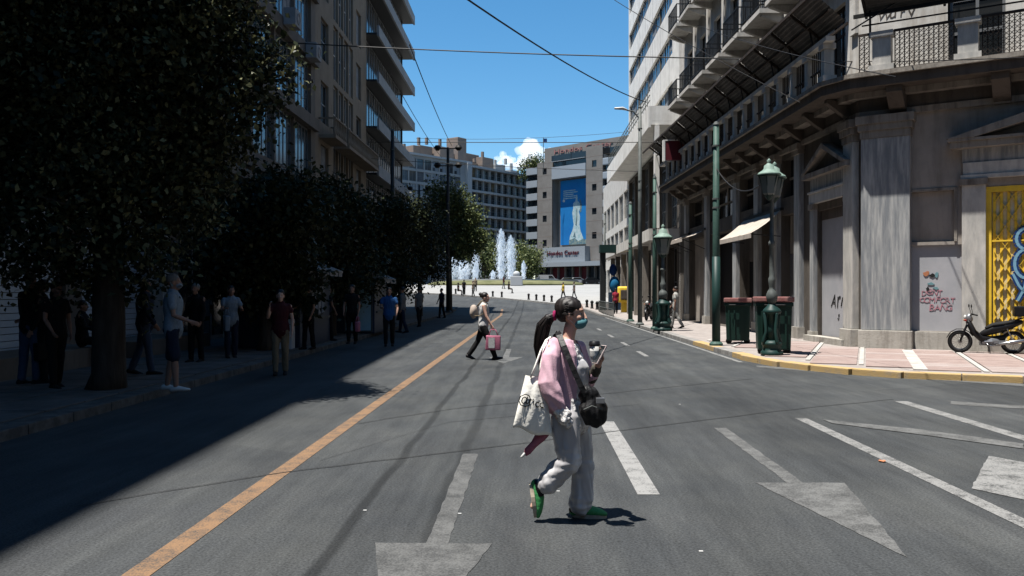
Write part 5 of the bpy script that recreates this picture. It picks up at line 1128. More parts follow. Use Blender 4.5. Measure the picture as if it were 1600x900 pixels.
# the motorbike
def wheel(o, x, r):
    w_ = MB().torus((x, 0, r), r-.04, .05, 36, 10).build('tyre', M['rubber'], None); w = MB().torus((x, 0, r), r-.085, .014, 36, 6).build('wheel', M['chrome'], o, True); w_.parent = w; w_.name = 'tyre'
    b = MB(); b.lathe([(.05,-.06),(.05,.06)], (x, 0, r), 12, 'y')
    for k in range(18): a = k*.349; b.bar((x+.04*math.cos(a), (-1)**k*.035, r+.04*math.sin(a)), (x+(r-.09)*math.cos(a), 0, r+(r-.09)*math.sin(a)), .006)
    b.build('spokes', M['chrome'], w); return w
def motorbike(loc, rz, label, name='motorbike', box=True, paint=None, scale=1):
    pt = paint or M['blackp']; o = thing(name, label, 'motorbike', loc, rz); o.scale = (scale,)*3
    wheel(o, -.62, .29); wheel(o, .62, .29)
    b = MB(); b.tube([(-.62,.07,.29),(-.5,.07,.62),(-.4,.06,.86)], .022); b.tube([(-.62,-.07,.29),(-.5,-.07,.62),(-.4,-.06,.86)], .022); b.build('fork', M['blackp'], o, True)
    b = MB(); b.loft([(-.62-.33*math.cos(a), 0, .29+.345*math.sin(a)) for a in (.3,.8,1.3,1.8,2.3,2.7)], [(.06,.012)]*6, (0,1,0), 8); b.build('front_mudguard', pt, o, True)
    b = MB(); b.loft([(.62-.34*math.cos(a), 0, .3+.36*math.sin(a)) for a in (.7,1.3,1.9,2.5,3.0)], [(.07,.012)]*5, (0,1,0), 8); b.build('rear_mudguard', M['blackp'], o, True)
    b = MB(); b.loft([(-.42,0,.82),(-.3,0,.55),(-.12,0,.38),(.15,0,.36),(.4,0,.42)], [(.1,.07),(.19,.08),(.15,.09),(.1,.09),(.06,.07)], (0,1,0), 12); b.build('leg_shield', M['blackp'], o, True)
    b = MB(); b.loft([(-.1,0,.5),(.15,0,.62),(.45,0,.7),(.8,0,.83)], [(.08,.07),(.14,.13),(.15,.12),(.08,.06)], (0,1,0), 12); b.build('tail_fairing', pt, o, True)
    b = MB(); b.loft([(.0,0,.66),(.15,0,.74),(.4,0,.78),(.72,0,.86)], [(.09,.04),(.14,.06),(.15,.065),(.1,.04)], (0,1,0), 14); b.build('seat', M['rubber'], o, True)
    b = MB(); b.loft([(-.06,0,.3),(.12,0,.31),(.26,0,.33)], [(.13,.1),(.15,.12),(.1,.09)], (0,1,0), 10)
    for k in range(5): b.box(-.16+k*.045,-.14+k*.045,-.09,.09,.2,.4)
    b.build('engine', M['silver'], o)
    b = MB(); b.tube([(-.05,-.1,.28),(.05,-.15,.2),(.3,-.16,.22)], .02); b.loft([(.28,-.17,.24),(.5,-.18,.29),(.88,-.18,.36)], [.035,.05,.045], n=12); b.build('exhaust', M['chrome'], o, True)
    b = MB(); b.loft([(-.4,0,.86),(-.42,0,.95),(-.4,0,1.0)], [(.08,.09),(.11,.1),(.06,.05)], (0,1,0), 12); b.build('headlamp_cowl', M['silver'], o, True)
    b = MB(); b.ball((-.5,0,.94), (.035,.075,.065), 12, 8); b.build('headlight', M['whitep'], o, True)
    b = MB(); b.tube([(-.26,.34,1.0),(-.33,.2,1.02),(-.4,0,.97),(-.33,-.2,1.02),(-.26,-.34,1.0)], .014); b.build('handlebar', M['iron'], o, True)
    for s_ in (-1, 1):
        g = MB().tube([(-.33,s_*.22,1.02),(-.25,s_*.36,1.0)], .02).build('grip', M['rubber'], o); b = MB(); b.tube([(-.33,s_*.2,1.02),(-.38,s_*.26,1.2)], .007, 6); b.ball((-.38,s_*.29,1.24), (.018,.075,.05), 12, 8); b.build('mirror', M['blackp'], o, True)
        b = MB(); b.ball((-.5,s_*.13,.86), .03, 8, 6); b.build('indicator', M['redp'] if s_ < 0 else M['orangepaint'], o)
    MB().tube([(.0,-.1,.25),(.06,-.24,.03)], .013, 6).build('side_stand', M['iron'], o); b = MB(); b.tube([(.04,-.26,.24),(.04,.26,.24)], .014, 6); b.tube([(.04,-.24,.24),(.12,-.26,.24)], .02, 6); b.build('footrest', M['rubber'], o)
    b = MB(); b.ball((.9,0,.72), (.03,.06,.04), 8, 6); b.build('tail_light', M['redp'], o); b = MB(); b.tube([(.5,.11,.82),(.9,.09,.95),(.95,0,.96),(.9,-.09,.95),(.5,-.11,.82)], .012, 6); b.build('rear_rack', M['iron'], o)
    MB().bar((.62,-.11,.29),(.42,-.12,.75),.03).build('shock_absorber', M['chrome'], o); MB().box(-.02,.66,-.13,-.09,.26,.34).build('chain_case', M['silver'], o)
    if box: b = MB(); b.bev(.62,.98,-.19,.19,.97,1.24,.05); b.build('top_box', M['blackp'], o)
    return o
qa = G(1500, 552, .12); qb = G(1583, 554, .12); k = (qb-qa); sc_ = 1.0
motorbike(((qa.x+qb.x)/2, (qa.y+qb.y)/2, .145), math.atan2(k.y, k.x), 'black underbone motorbike parked in front of the yellow gate', scale=k.length/1.24)
motorbike((T(1014)*46, 46, .14), R(70), 'dark motorbike parked between the far poles, left one', box=False); motorbike((T(1044)*47, 47, .14), R(100), 'dark motorbike parked behind the single lantern post', box=False); motorbike((T(1022)*50, 50, .14), R(80), 'motorbike with a top box parked deepest among the poles')
# ------------------------------------------------------------------ people
def skinmat(name, c): 
    m = mat(name, c, tuple(x*.85 for x in c), sc=12, rough=.55); m.node_tree.nodes['Principled BSDF'].inputs['Subsurface Weight'].default_value = .06; m.node_tree.nodes['Principled BSDF'].inputs['Subsurface Radius'].default_value = (.02, .008, .004); return m
M['skin'] = skinmat('skin', (.85, .52, .4)); M['skin_d'] = skinmat('tanned_skin', (.45, .26, .19))
M['hair'] = mat('dark_hair', (.012, .009, .009), (.024, .017, .016), sc=60, rough=.52, spec=.25, stretch=(1, 1, .1)); M['hairg'] = mat('grey_hair', (.25, .24, .23)); M['hairb'] = mat('brown_hair', (.05, .03, .02))
CL = {}
def cloth(nm, c): 
    if nm not in CL: CL[nm] = mat(nm+'_cloth', c, tuple(x*.8 for x in c), sc=30, rough=.9, bump=.2, bsc=60)
    return CL[nm]
BLK = cloth('black', (.012,.012,.014)); WHT = cloth('white', (.72,.71,.7)); NAVY = cloth('navy', (.02,.03,.06)); JEAN = cloth('denim', (.06,.1,.18)); GRY = cloth('grey', (.2,.2,.2)); RED = cloth('red', (.4,.03,.06)); YEL = cloth('yellow', (.6,.45,.05)); BLU = cloth('blue', (.03,.13,.36)); BUR = cloth('maroon', (.08,.015,.02)); TAN = cloth('tan', (.3,.24,.16)); LBL = cloth('pale_blue', (.3,.38,.46)); PNK = cloth('pink', (.6,.2,.3))
V3 = Vector
def folds(amp, sc, seed=0): return lambda co, n: co+n*amp*(noise.noise(V3((co.x*sc, co.y*sc, co.z*sc*.45+seed)))+.5*noise.noise(V3((co.x*sc*2.3+seed, co.y*sc*2.3, co.z*sc))))
def head_mb(b, c, s=1.0, yaw=0.0, tilt=0.0):
    """a head facing +x at c; joined into b"""
    h = MB()
    h.ball((-.012,0,.03), (.098,.077,.092), 20, 14); h.ball((.028,0,-.035), (.062,.058,.075), 16, 12); h.ball((.058,0,-.085), (.028,.03,.024), 12, 8)
    h.loft([(.078,0,.03),(.098,0,-.0),(.113,0,-.022),(.09,0,-.034)], [(.009,.01),(.011,.011),(.016,.012),(.012,.01)], (0,1,0), 10)
    h.ball((.078,0,-.056), (.017,.026,.008), 10, 6); h.ball((.076,0,-.067), (.016,.022,.008), 10, 6); h.ball((.07,0,.036), (.02,.052,.012), 12, 6)
    for s_ in (-1, 1):
        h.ball((.055,s_*.035,-.02), (.03,.024,.026), 10, 8); h.ball((-.008,s_*.077,-.008), (.02,.012,.032), 10, 8)
    rot = Matrix.Rotation(yaw, 3, 'Z') @ Matrix.Rotation(tilt, 3, 'Y'); b.add([V3(c)+rot @ (V3(v)*s) for v in h.v], h.f); return rot
def hand(b, w, d, s=1.0, side=1, palm=(0,1,0), curl=.35):
    """palm, four fingers and a thumb from wrist w along direction d"""
    d = V3(d).normalized(); pn = V3(palm); pn = (pn-d*pn.dot(d)).normalized(); ac = d.cross(pn)*side; w = V3(w)
    b.loft([w-d*.02*s, w+d*.03*s, w+d*.08*s], [(.026*s,.016*s),(.036*s,.014*s),(.038*s,.012*s)], tuple(ac), 10)
    for i, (o, L) in enumerate(((-.028,.066),(-.01,.076),(.009,.071),(.027,.056))):
        p = w+d*.085*s+ac*o*s; q = p+(d*math.cos(curl*.6)+pn*math.sin(curl*.6))*L*.5*s; r = q+(d*math.cos(curl*1.8)+pn*math.sin(curl*1.8))*L*.5*s
        b.loft([p-d*.015*s, q, r], [.0088*s, .008*s, .0065*s], tuple(ac), 8)
    p = w+d*.025*s-ac*.03*s; q = p+(d*.6-ac*.6+pn*.4).normalized()*.035*s; b.loft([p, q, q+(d*.85+pn*.5).normalized()*.028*s], [.011*s, .0095*s, .0075*s], tuple(pn), 8)
def person(loc, rz, label, h=1.72, legs=(8, 4, -8, 8), arms=(10, 15, -8, 15), ab=8, top=BLK, bot=BLK, skin=None, hair=None, hl=0, sleeve=.45, shorts=False, vox=.014, shoes=None, lean=0, sit=False, group='pedestrians in the shade of the left pavement', mask=False, look=0, name='person', wide=1.0, bun=False):
    skin = skin or M['skin_d']; hair = hair or M['hair']; s = h/1.72; o = thing(name, label, 'person', loc, rz, group); r_ = math.radians
    J = {}
    for k, sy, ta, kb in (('R', -1, legs[0], legs[1]), ('L', 1, legs[2], legs[3])):
        hp = V3((0, sy*.085*wide, .9)); kn = hp+V3((math.sin(r_(ta)), sy*.02, -math.cos(r_(ta))))*.43; an = kn+V3((math.sin(r_(ta-kb)), 0, -math.cos(r_(ta-kb))))*.41; J[k] = (hp, kn, an, ta-kb)
    mz = min(J['R'][2].z, J['L'][2].z)-.075; off = V3((0, 0, -mz)); 
    le = r_(lean); up = V3((math.sin(le), 0, math.cos(le))); P0 = V3((0,0,.9))+off
    tp = lambda z, x=0, y=0: P0+up*(z-.9)+V3((math.cos(le)*x, y, -math.sin(le)*x))
    A = {}
    for k, sy, sw, eb in (('R', -1, arms[0], arms[1]), ('L', 1, arms[2], arms[3])):
        sh = tp(1.42, 0, sy*.175*wide); a = r_(sw)+le; c = math.cos(r_(ab)); el = sh+V3((math.sin(a)*c, sy*math.sin(r_(ab)), -math.cos(a)*c))*.29; a2 = a+r_(eb); wr = el+V3((math.sin(a2), -sy*.15*math.sin(r_(eb)), -math.cos(a2))).normalized()*.25; A[k] = (sh, el, wr)
    def sc(b): b.v = [tuple(V3(v)*s) for v in b.v]; return b
    def torso(b, g=0.0, z0=.84, z1=1.47):
        prof = [(.84,.14,.10),(.92,.165,.12),(1.02,.15,.11),(1.12,.135,.10),(1.24,.15,.115),(1.34,.165,.115),(1.42,.16,.095),(1.47,.085,.07)]
        prof = [p for p in prof if z0-.001 <= p[0] <= z1+.001]; b.loft([tp(p[0]) for p in prof], [((p[1]*wide+g), (p[2]*wide+g)) for p in prof], (0,1,0), 18); return b
    b = MB(); torso(b); hc = tp(1.625, .02); b.loft([tp(1.44), tp(1.55, .012)], [.06, .052], (0,1,0), 12); head_mb(b, hc, 1.0, r_(look), le*.3)
    for k in 'RL':
        hp, kn, an, fa = J[k]; hp, kn, an = hp+off, kn+off, an+off; b.loft([hp, (hp+kn)/2, kn, kn.lerp(an, .35), an], [.083, .072, .052, .054, .036], (0,1,0), 12)
        f = V3((math.cos(r_(fa)*.6), 0, math.sin(r_(fa)*.6))) if not sit else V3((1,0,0)); b.loft([an-V3((0,0,.03))-f*.04, an-V3((0,0,.035))+f*.07, an-V3((0,0,.045))+f*.15], [(.032,.035),(.04,.03),(.035,.02)], (0,1,0), 10)
        sh, el, wr = A[k]; b.loft([sh+V3((0,0,.0)), (sh+el)/2, el, el.lerp(wr, .4), wr], [.05, .043, .036, .037, .024], (0,1,0), 10); hand(b, wr, wr-el, 1, 1 if k == 'R' else -1, (0, 1 if k == 'R' else -1, 0), .5)
    sc(b).remesh('body', skin, vox*.8*s, o, 2)
    b = MB(); torso(b, .018, .84 if bot is not top else .84)
    for k in 'RL':
        sh, el, wr = A[k]
        if sleeve > 0:
            e = sh.lerp(el, min(sleeve*1.0, 1)) if sleeve <= 1 else el; pts_ = [sh-V3((0,.02 if k == 'L' else -.02,0)), e]; rs = [.07, .062]
            if sleeve > 1: pts_.append(el.lerp(wr, .9)); rs = [.07, .056, .045]
            b.loft(pts_, rs, (0,1,0), 12)
    sc(b).remesh('shirt' if sleeve <= 1 else 'jacket', top, vox*s, o, 3, disp=folds(.014, 9, h*3))
    b = MB(); torso(b, .012, .84, 1.0)
    for k in 'RL':
        hp, kn, an, fa = J[k]; hp, kn, an = hp+off, kn+off, an+off
        if shorts: b.loft([hp, kn.lerp(hp, .05)], [.1, .085], (0,1,0), 12)
        else: b.loft([hp, (hp+kn)/2, kn, kn.lerp(an, .5), an+V3((0,0,.02))], [.1, .088, .07, .068, .062], (0,1,0), 12)
    sc(b).remesh('shorts' if shorts else 'trousers', bot, vox*s, o, 3, disp=folds(.012, 10, h*5))
    for k in 'RL':
        hp, kn, an, fa = J[k]; an = an+off; f = V3((math.cos(r_(fa)*.6), 0, math.sin(r_(fa)*.6))) if not sit else V3((1,0,0)); b = MB()
        b.loft([an-V3((0,0,.035))-f*.055, an-V3((0,0,.03))+f*.03, an-V3((0,0,.045))+f*.11, an-V3((0,0,.055))+f*.19], [(.04,.045),(.043,.045),(.046,.034),(.035,.02)], (0,1,0), 12); sc(b).build('shoe', shoes or M['rubber'], o, True)
    b = MB(); rot = Matrix.Rotation(r_(look), 3, 'Z'); hq = lambda x, y, z: hc+rot @ V3((x, y, z))
    b.ball(hq(-.024,0,.056), (.1,.089,.088), 16, 10); 
    if hl: b.loft([hq(-.06,0,.02), hq(-.085,0,-.06), hq(-.09,0,-.06-hl)], [(.07,.05),(.075,.04),(.05,.025)], (0,1,0), 12)
    if bun: b.ball(hq(-.13,0,.09), .045, 12, 8); b.ball(hq(-.1,0,.05), .05, 10, 8)
    sc(b).remesh('hair', hair, .011*s, o, 2, disp=folds(.008, 40))
    if mask: b = MB(); b.ball(hq(.058,0,-.045), (.062,.062,.05), 14, 10); sc(b).build('face_mask', LBL, o, True)
    return o, {k: [v*s for v in A[k]] for k in A}, lambda v: o.matrix_basis @ V3(v)
def carry(A, o, k, label, m, wd=.3, hh=.32, dp=.12, cat='bag', strap=.16, extra=None, name='hand_bag'):
    w_ = o.matrix_basis @ (A[k][2]+(A[k][2]-A[k][1]).normalized()*.09); t = thing(name, label, cat, tuple(w_), o.rotation_euler.z)
    b = MB(); b.bev(-wd/2, wd/2, -dp/2, dp/2, -strap-hh, -strap, .03); b.warp(.02, 9, 3); b.build('bag_body', m, t, True)
    for s_ in (-1, 1): MB().tube([(-wd*.3, s_*dp*.35, -strap+.01), (-wd*.15, s_*dp*.15, -.02), (wd*.15, s_*dp*.15, -.02), (wd*.3, s_*dp*.35, -strap+.01)], .01, 6).build('handle', m, t, True)
    if extra: MB().box(-wd*.3, wd*.12, -dp/2-.012, -dp/2-.001, -strap-hh*.85, -strap-hh*.15).build('print', extra, t)
    return t
def gl(px_, py_, z=.12): return tuple(G(px_, py_, z))
# left pavement
o, A, _ = person(gl(30, 604), R(70), 'man in a dark suit standing at the far left before the pale roller shutter', 1.8, (4, 2, -4, 2), (5, 10, 8, 20), 8, BLK, JEAN, sleeve=1.5, hair=M['hairb']); o.location.y += .3
carry(A, o, 'R', 'dark bag held low by the suited man at the far left', BLK, .4, .3)
person(gl(66, 600), R(200), 'person in black behind the suited man and the woman at far left', 1.7, (3, 2, -3, 2), (15, 60, 5, 20), 8, BLK, BLK, sleeve=1.2)
person(gl(88, 607), R(-30), 'woman in black short sleeves standing left of the big tree trunk', 1.66, (6, 3, -6, 5), (12, 30, -3, 20), 10, BLK, BLK, hl=.18, sleeve=.5)
o, A, _ = person(gl(140, 568), R(10), 'person sitting on the shopfront ledge just left of the big trunk', 1.65, (85, 88, 80, 85), (30, 50, 30, 50), 8, BLK, BLK, sleeve=1.2, sit=True)
o.location.y = 17.6; o.location.x = -9.25; o.location.z = .14
person(gl(226, 586), R(20), 'heavy man in a dark top and blue jeans right of the big trunk', 1.75, (10, 4, -12, 8), (12, 20, -10, 20), 9, NAVY, JEAN, sleeve=1.1, wide=1.2)
person(gl(270, 611), R(15), 'man in a pale tee shirt and dark shorts with a mask standing at the kerb', 1.78, (5, 2, -5, 3), (8, 60, -5, 20), 8, LBL, NAVY, sleeve=.6, shorts=True, shoes=M['whitep'], mask=True, hair=M['hairg'], wide=1.08)
person(gl(306, 566), R(-100), 'grey haired person in dark clothes behind the man in shorts', 1.68, (4, 2, -4, 2), (8, 20, 5, 20), 8, BLK, BLK, hair=M['hairg'], sleeve=1.2)
o, A, _ = person(gl(361, 560), R(-60), 'woman in a pale top with arms bent by the light column', 1.64, (4, 2, -4, 2), (20, 80, 20, 80), 12, LBL, NAVY, hl=.12, sleeve=.5)
carry(A, o, 'R', 'pale plastic bag hanging from the arm of the woman by the light column', LBL, .3, .35)
o, A, _ = person(tuple(G(438, 586, 0)), R(-75), 'woman in a maroon top and tan trousers touching her face at the kerb', 1.66, (4, 2, -5, 4), (35, 115, 3, 12), 12, BUR, TAN, hl=.1, sleeve=.4, skin=M['skin'], shoes=M['rubber'], wide=1.05)
person(gl(482, 546), R(-120), 'person in dark green standing at the counter side of the first kiosk', 1.66, (6, 3, -5, 3), (25, 60, 5, 20), 10, cloth('dark_green', (.02,.04,.025)), BLK, sleeve=.5)
o, A, _ = person(gl(550, 537), R(-90), 'person in black in front of the poster kiosk', 1.7, (5, 2, -5, 3), (10, 20, 5, 20), 10, BLK, BLK, hl=.1, sleeve=.5)
carry(A, o, 'L', 'pink bag held by the person in front of the poster kiosk', PNK, .28, .3)
o, A, _ = person(tuple(G(608, 541, 0)), R(-80), 'man in a bright blue shirt and black trousers at the kerb', 1.74, (5, 2, -6, 4), (20, 70, 12, 40), 12, BLU, BLK, sleeve=.5, wide=1.1)
person(gl(629, 520), R(170), 'person in grey clothes right of the man in blue', 1.68, (12, 6, -10, 8), (10, 30, -8, 20), 10, GRY, NAVY, sleeve=1.2)
for i, (p_, y, lb, tp_) in enumerate(((512, 27, 'shadowy person between the two kiosks', NAVY), (655, 38, 'person in a grey top walking under the trees past the kiosks', GRY), (690, 50, 'person by the trunk of the sunlit tree, farthest on the left pavement', NAVY))):
    person((T(p_)*y, y, .12), R(40+90*i), lb, 1.68, (8, 4, -8, 6), (10, 20, -8, 20), 8, tp_, BLK, vox=.02)
# the woman crossing behind
qm = G(755, 562, 0); qm.z = 0
o, A, _ = person(tuple(qm), R(-4), 'woman in a white sleeveless top and black trousers crossing the road behind', 1.66, (24, 4, -22, 10), (14, 12, -10, 10), 7, WHT, cloth('jet', (.012,.012,.013)), sleeve=0, skin=M['skin'], bun=True, vox=.011, shoes=M['blackp'], group='women crossing the road', lean=3)
carry(A, o, 'R', 'pink and dark shopping bag swinging from the hand of the woman behind', PNK, .36, .36, .12, extra=WHT, name='shopping_bag')
bk = thing('backpack', 'small cream backpack on the back of the woman in white behind', 'backpack', tuple(o.matrix_basis @ V3((-.17, -.02, 1.18))), R(-4)); b = MB(); b.ball((-.06,0,0), (.1,.14,.17), 16, 12); b.warp(.015, 8, 1); b.build('bag_body', cloth('cream', (.6,.5,.42)), bk, True)
for s_ in (-1, 1): MB().tube([(.02,s_*.1,.12),(.14,s_*.12,.27),(.27,s_*.12,.2),(.27,s_*.13,.0),(.1,s_*.15,-.1),(-.02,s_*.12,-.1)], .012, 6).build('strap', TAN, bk, True)
# people round the square and on the right
gs = 'people on and around the white square'
def far(px_, y, rz, label, top, bot, h=1.7, **k):
    x = T(px_)*y; return person((x, y, gz(y)+.13), R(rz), label, h, top=top, bot=bot, vox=k.pop('vox', .03), group=gs, **k)
far(880, 88, 200, 'person in a yellow top walking on the white square', YEL, BLK, legs=(15,5,-15,10)); far(897, 90, 180, 'person in grey walking beside the one in yellow', GRY, GRY, legs=(15,5,-12,10))
far(795, 104, 0, 'person in black sitting on the edge of the white stone block', BLK, BLK, legs=(80,80,75,80), sit=True); far(787, 120, 20, 'small figure left of the stone block', BUR, GRY)
for i, (p_, y) in enumerate(((716, 98), (725, 99), (739, 95), (743, 110))): far(p_, y, 90*i, ['person in dark clothes sitting by the left end of the square', 'person in black standing by the left end of the square', 'person with a pale hat behind the crossing woman', 'person beside the lawn at left'][i], BLK if i < 2 else TAN, BLK, sit=(i == 0), legs=(80,85,75,80) if i == 0 else (8,4,-8,6), hair=M['hairg'] if i == 2 else None)
o, A, _ = far(962, 60, 90, 'person in a red top with a small bag next to the yellow booth', RED, BLK, vox=.018, legs=(12,5,-12,10)); far(942, 80, 60, 'small figure in white left of the news stand', WHT, GRY)
q = G(1056, 513, .12); person(tuple(q), R(150), 'man in a pale shirt and light trousers walking by the arcade columns', 1.74, (18, 6, -16, 14), (15, 30, -12, 20), 10, cloth('pale_grey', (.5,.5,.47)), cloth('stone_grey', (.4,.4,.38)), sleeve=.6, vox=.016, group=gs)

# ------------------------------------------------------------------ the woman in front
HX = T(890)*6.38; SCW = FPX/6.38; SY = 1.03
W0 = thing('person', 'young woman in a pink cardigan, blue mask and green shoes crossing the road in front', 'person', (HX, 6.38, 0), 0, 'women crossing the road')
zf = at(890, 812, 6.38).z
def ph(px_, py_, ly=0.0):
    p = at(px_, py_, 6.38+ly); return V3((p.x-HX, ly, p.z))
M['satin'] = mat('grey_satin', (.55, .54, .56), (1.0, .98, .99), sc=5, rough=.33, stretch=(1.2, 1.2, .4), spec=.7, lo=.54, hi=.68, det=2); M['satin'].node_tree.nodes['Principled BSDF'].inputs['Sheen Weight'].default_value = .3  # pale blotches in the colour stand for bright reflections on the satin
M['cardigan'] = mat('pink_knit', (.92, .6, .7), (.82, .5, .61), sc=14, rough=.95, bump=.12, bsc=120); M['scarf'] = mat('dark_rose_knit', (.4, .1, .16), (.55, .2, .28), sc=14, rough=.9, bump=.3)
M['lace'] = mat('white_lace', (1.05, 1.02, 1.0), (.5, .47, .47), sc=30, rough=.85, lo=.52, hi=.6, bump=.6, bsc=50); M['canvas'] = mat('cream_canvas_cloth', (1.35, 1.32, 1.22), (1.2, 1.17, 1.08), sc=8, rough=.85, bump=.25, bsc=30)
M['bagb'] = mat('black_nylon', (.009, .009, .010), (.02, .02, .022), sc=9, rough=.5, bump=.5, bsc=18); M['mask'] = mat('teal_mask', (.11, .3, .34), rough=.75); M['shoe_g'] = mat('green_shoe', (.07, .38, .12), (.1, .45, .16), sc=20, rough=.6, bump=.2); M['sole'] = mat('cream_sole', (.68, .6, .47), (.5, .42, .32), sc=20, rough=.8)
skin = M['skin']
# body
nb = ph(888, 530); b = MB()
b.loft([ph(893,655), ph(893,640), ph(891,612), ph(889,580), ph(887,553), ph(886,538)], [(.13,.1),(.15,.11),(.115,.09),(.13,.1),(.145,.095),(.11,.07)], (.45,.9,0), 20)
b.loft([ph(886,542), ph(888,528,.0), ph(892,508,0)], [.062,.048,.047], (0,1,0), 14)
hc = ph(893.5, 491, 0)
HR = head_mb(b, hc, .98, R(-14), R(4))
# near arm
nsh, nel, nwr = ph(863,543,-.12), ph(857,598,-.2), ph(876,640,-.21)
b.loft([nsh, nsh.lerp(nel,.5), nel, nel.lerp(nwr,.4), nwr], [.045,.041,.034,.034,.023], (0,1,0), 12); hand(b, nwr, V3((.25,0,-1)), .95, 1, (.3,1,0), .9)
fsh, fel, fwr = ph(905,545,.13), ph(922,598,.1), ph(930,572,-.06)
fel = ph(921,600,.06); fwr = ph(936,567,-.1)
b.loft([fsh, fsh.lerp(fel,.5), fel, fel.lerp(fwr,.4), fwr], [.045,.04,.034,.032,.023], (0,1,0), 12)
hand(b, fwr, V3((.1,-.15,1)), .95, -1, (-.6,-.6,.0), .7)
sh_, sk, sa = ph(899,650,.075), ph(911,727,.05), ph(909,790,.05); rh, rk, ra = ph(884,652,-.085), ph(887,722,-.13), ph(849,762,-.09)
for h_, k_, a_ in ((sh_, sk, sa), (rh, rk, ra)): b.loft([h_, h_.lerp(k_,.5), k_, k_.lerp(a_,.35), a_], [.085,.072,.05,.052,.034], (0,1,0), 14)
b.loft([sa+V3((-.03,0,-.02)), sa+V3((.06,-.01,-.05)), sa+V3((.14,-.02,-.065))], [(.034,.034),(.04,.028),(.034,.018)], (0,1,0), 12)
fd_ = (ph(834,796,-.09)-ph(846,766,-.09)).normalized(); b.loft([ra+V3((.0,0,.01)), ra+fd_*.08+V3((-.02,0,0)), ra+fd_*.15+V3((-.025,0,0))], [(.034,.034),(.038,.026),(.03,.018)], (0,1,0), 12)
b.remesh('body', skin, .0065, W0, 3)
# face details
def hp_(x, y, z): return hc+HR @ (V3((x, y, z))*.98)
M['eye'] = mat('eye_white', (.6,.58,.56), rough=.2); M['iris'] = mat('dark_iris', (.02,.012,.01), rough=.1); M['lip'] = mat('lips', (.35,.12,.11), rough=.4)
for s_ in (-1, 1):
    b = MB(); b.ball(hp_(.068, s_*.031, .008), (.013,.013,.0095), 12, 8); e = b.build('eye', M['eye'], W0, True); b = MB(); b.ball(hp_(.0775, s_*.032, .008), (.005,.0065,.0065), 10, 6); b.build('iris', M['iris'], e, True)
    b = MB(); b.tube([hp_(.08, s_*.014, .032), hp_(.083, s_*.03, .038), hp_(.07, s_*.05, .033)], [.0035,.004,.002], 6); b.build('eyebrow', M['hair'], W0, True)
b = MB(); b.ball(hp_(.063,0,-.062), (.054,.058,.044), 20, 14); b.ball(hp_(.098,0,-.045), (.028,.024,.026), 12, 8); mk = b.remesh('face_mask', M['mask'], .005, W0, 3)
for s_ in (-1, 1): b = MB(); b.tube([hp_(.05,s_*.058,-.04), hp_(.02,s_*.075,-.02), hp_(-.012,s_*.086,.02)], .0016, 5); b.tube([hp_(.045,s_*.058,-.08), hp_(.015,s_*.073,-.05), hp_(-.014,s_*.086,-.03)], .0016, 5); b.build('ear_loop', M['whitep'], mk)
# hair: cap plus strands swept back into a low ponytail
b = MB()
b.ball(hp_(-.028,0,.045), (.105,.086,.088), 26, 18, HR); b.ball(hp_(-.06,0,.005), (.06,.074,.07), 18, 12, HR)
tie = ph(866.5, 493.5, .0)
tl_ = [tie, ph(858,497,0), ph(850,508,.01), ph(846,524,.02), ph(843,541,.03), ph(844,556,.03), ph(848,570,.03)]
b.loft(tl_, [(.028,.026),(.04,.036),(.046,.042),(.044,.04),(.036,.032),(.025,.022),(.01,.008)], (0,1,0), 16)
hr = b.remesh('hair', M['hair'], .006, W0, 3, disp=lambda co, n: co+n*.006*noise.noise(V3((co.x*30, co.y*60, co.z*14))))
rn = random.Random(4); b = MB()
for i in range(150):
    a = rn.uniform(0, 6.28); q = .5+.62*rn.random(); pts_ = []
    for j, p in enumerate(tl_): rr2 = [.027,.04,.047,.046,.039,.03,.02][j]*q*(1 if j < 6 else 1.4); pts_.append(p+V3((math.cos(a)*rr2, math.sin(a)*rr2, rn.uniform(-.01,.01)*(1 if j < 6 else 3))))
    b.tube(pts_, [.0028]*6+[.0008], 4)
for i in range(110):
    y0 = rn.uniform(-1, 1); z0 = rn.uniform(.0, 1.0); st_ = hp_(.065-.045*abs(y0)-.02*(1-z0), y0*.062, .045+.06*z0*(1-.4*y0*y0)-.02*(1-z0)); mid = hp_(-.03, y0*.089, .062+.072*z0*(1-y0*y0*.6)-.03*(1-z0)); b.tube([st_, mid, hp_(-.105, y0*.06, .035+.03*z0), tie+V3((.005, y0*.018, (z0-.5)*.02))], [.0022,.003,.003,.0025], 4)
for i in range(14): z_ = rn.uniform(-.02,.06); b.tube([hp_(.03, -.075, z_), hp_(-.03, -.09-rn.random()*.006, z_+rn.uniform(-.01,.02)), hp_(-.1,-.05,.0), tie], .0018, 4)
b.build('hair_strands', M['hair'], hr, True)
b = MB(); b.torus((0,0,0), .026, .0125, 20, 8); b.v = [tuple(tie+V3((.0,0,.0))+Matrix.Rotation(R(80),3,'Z') @ V3(v)) for v in b.v]; b.warp(.004, 60, 2); b.build('hair_tie', mat('magenta_tie', (.35,.01,.1), rough=.8), hr, True)
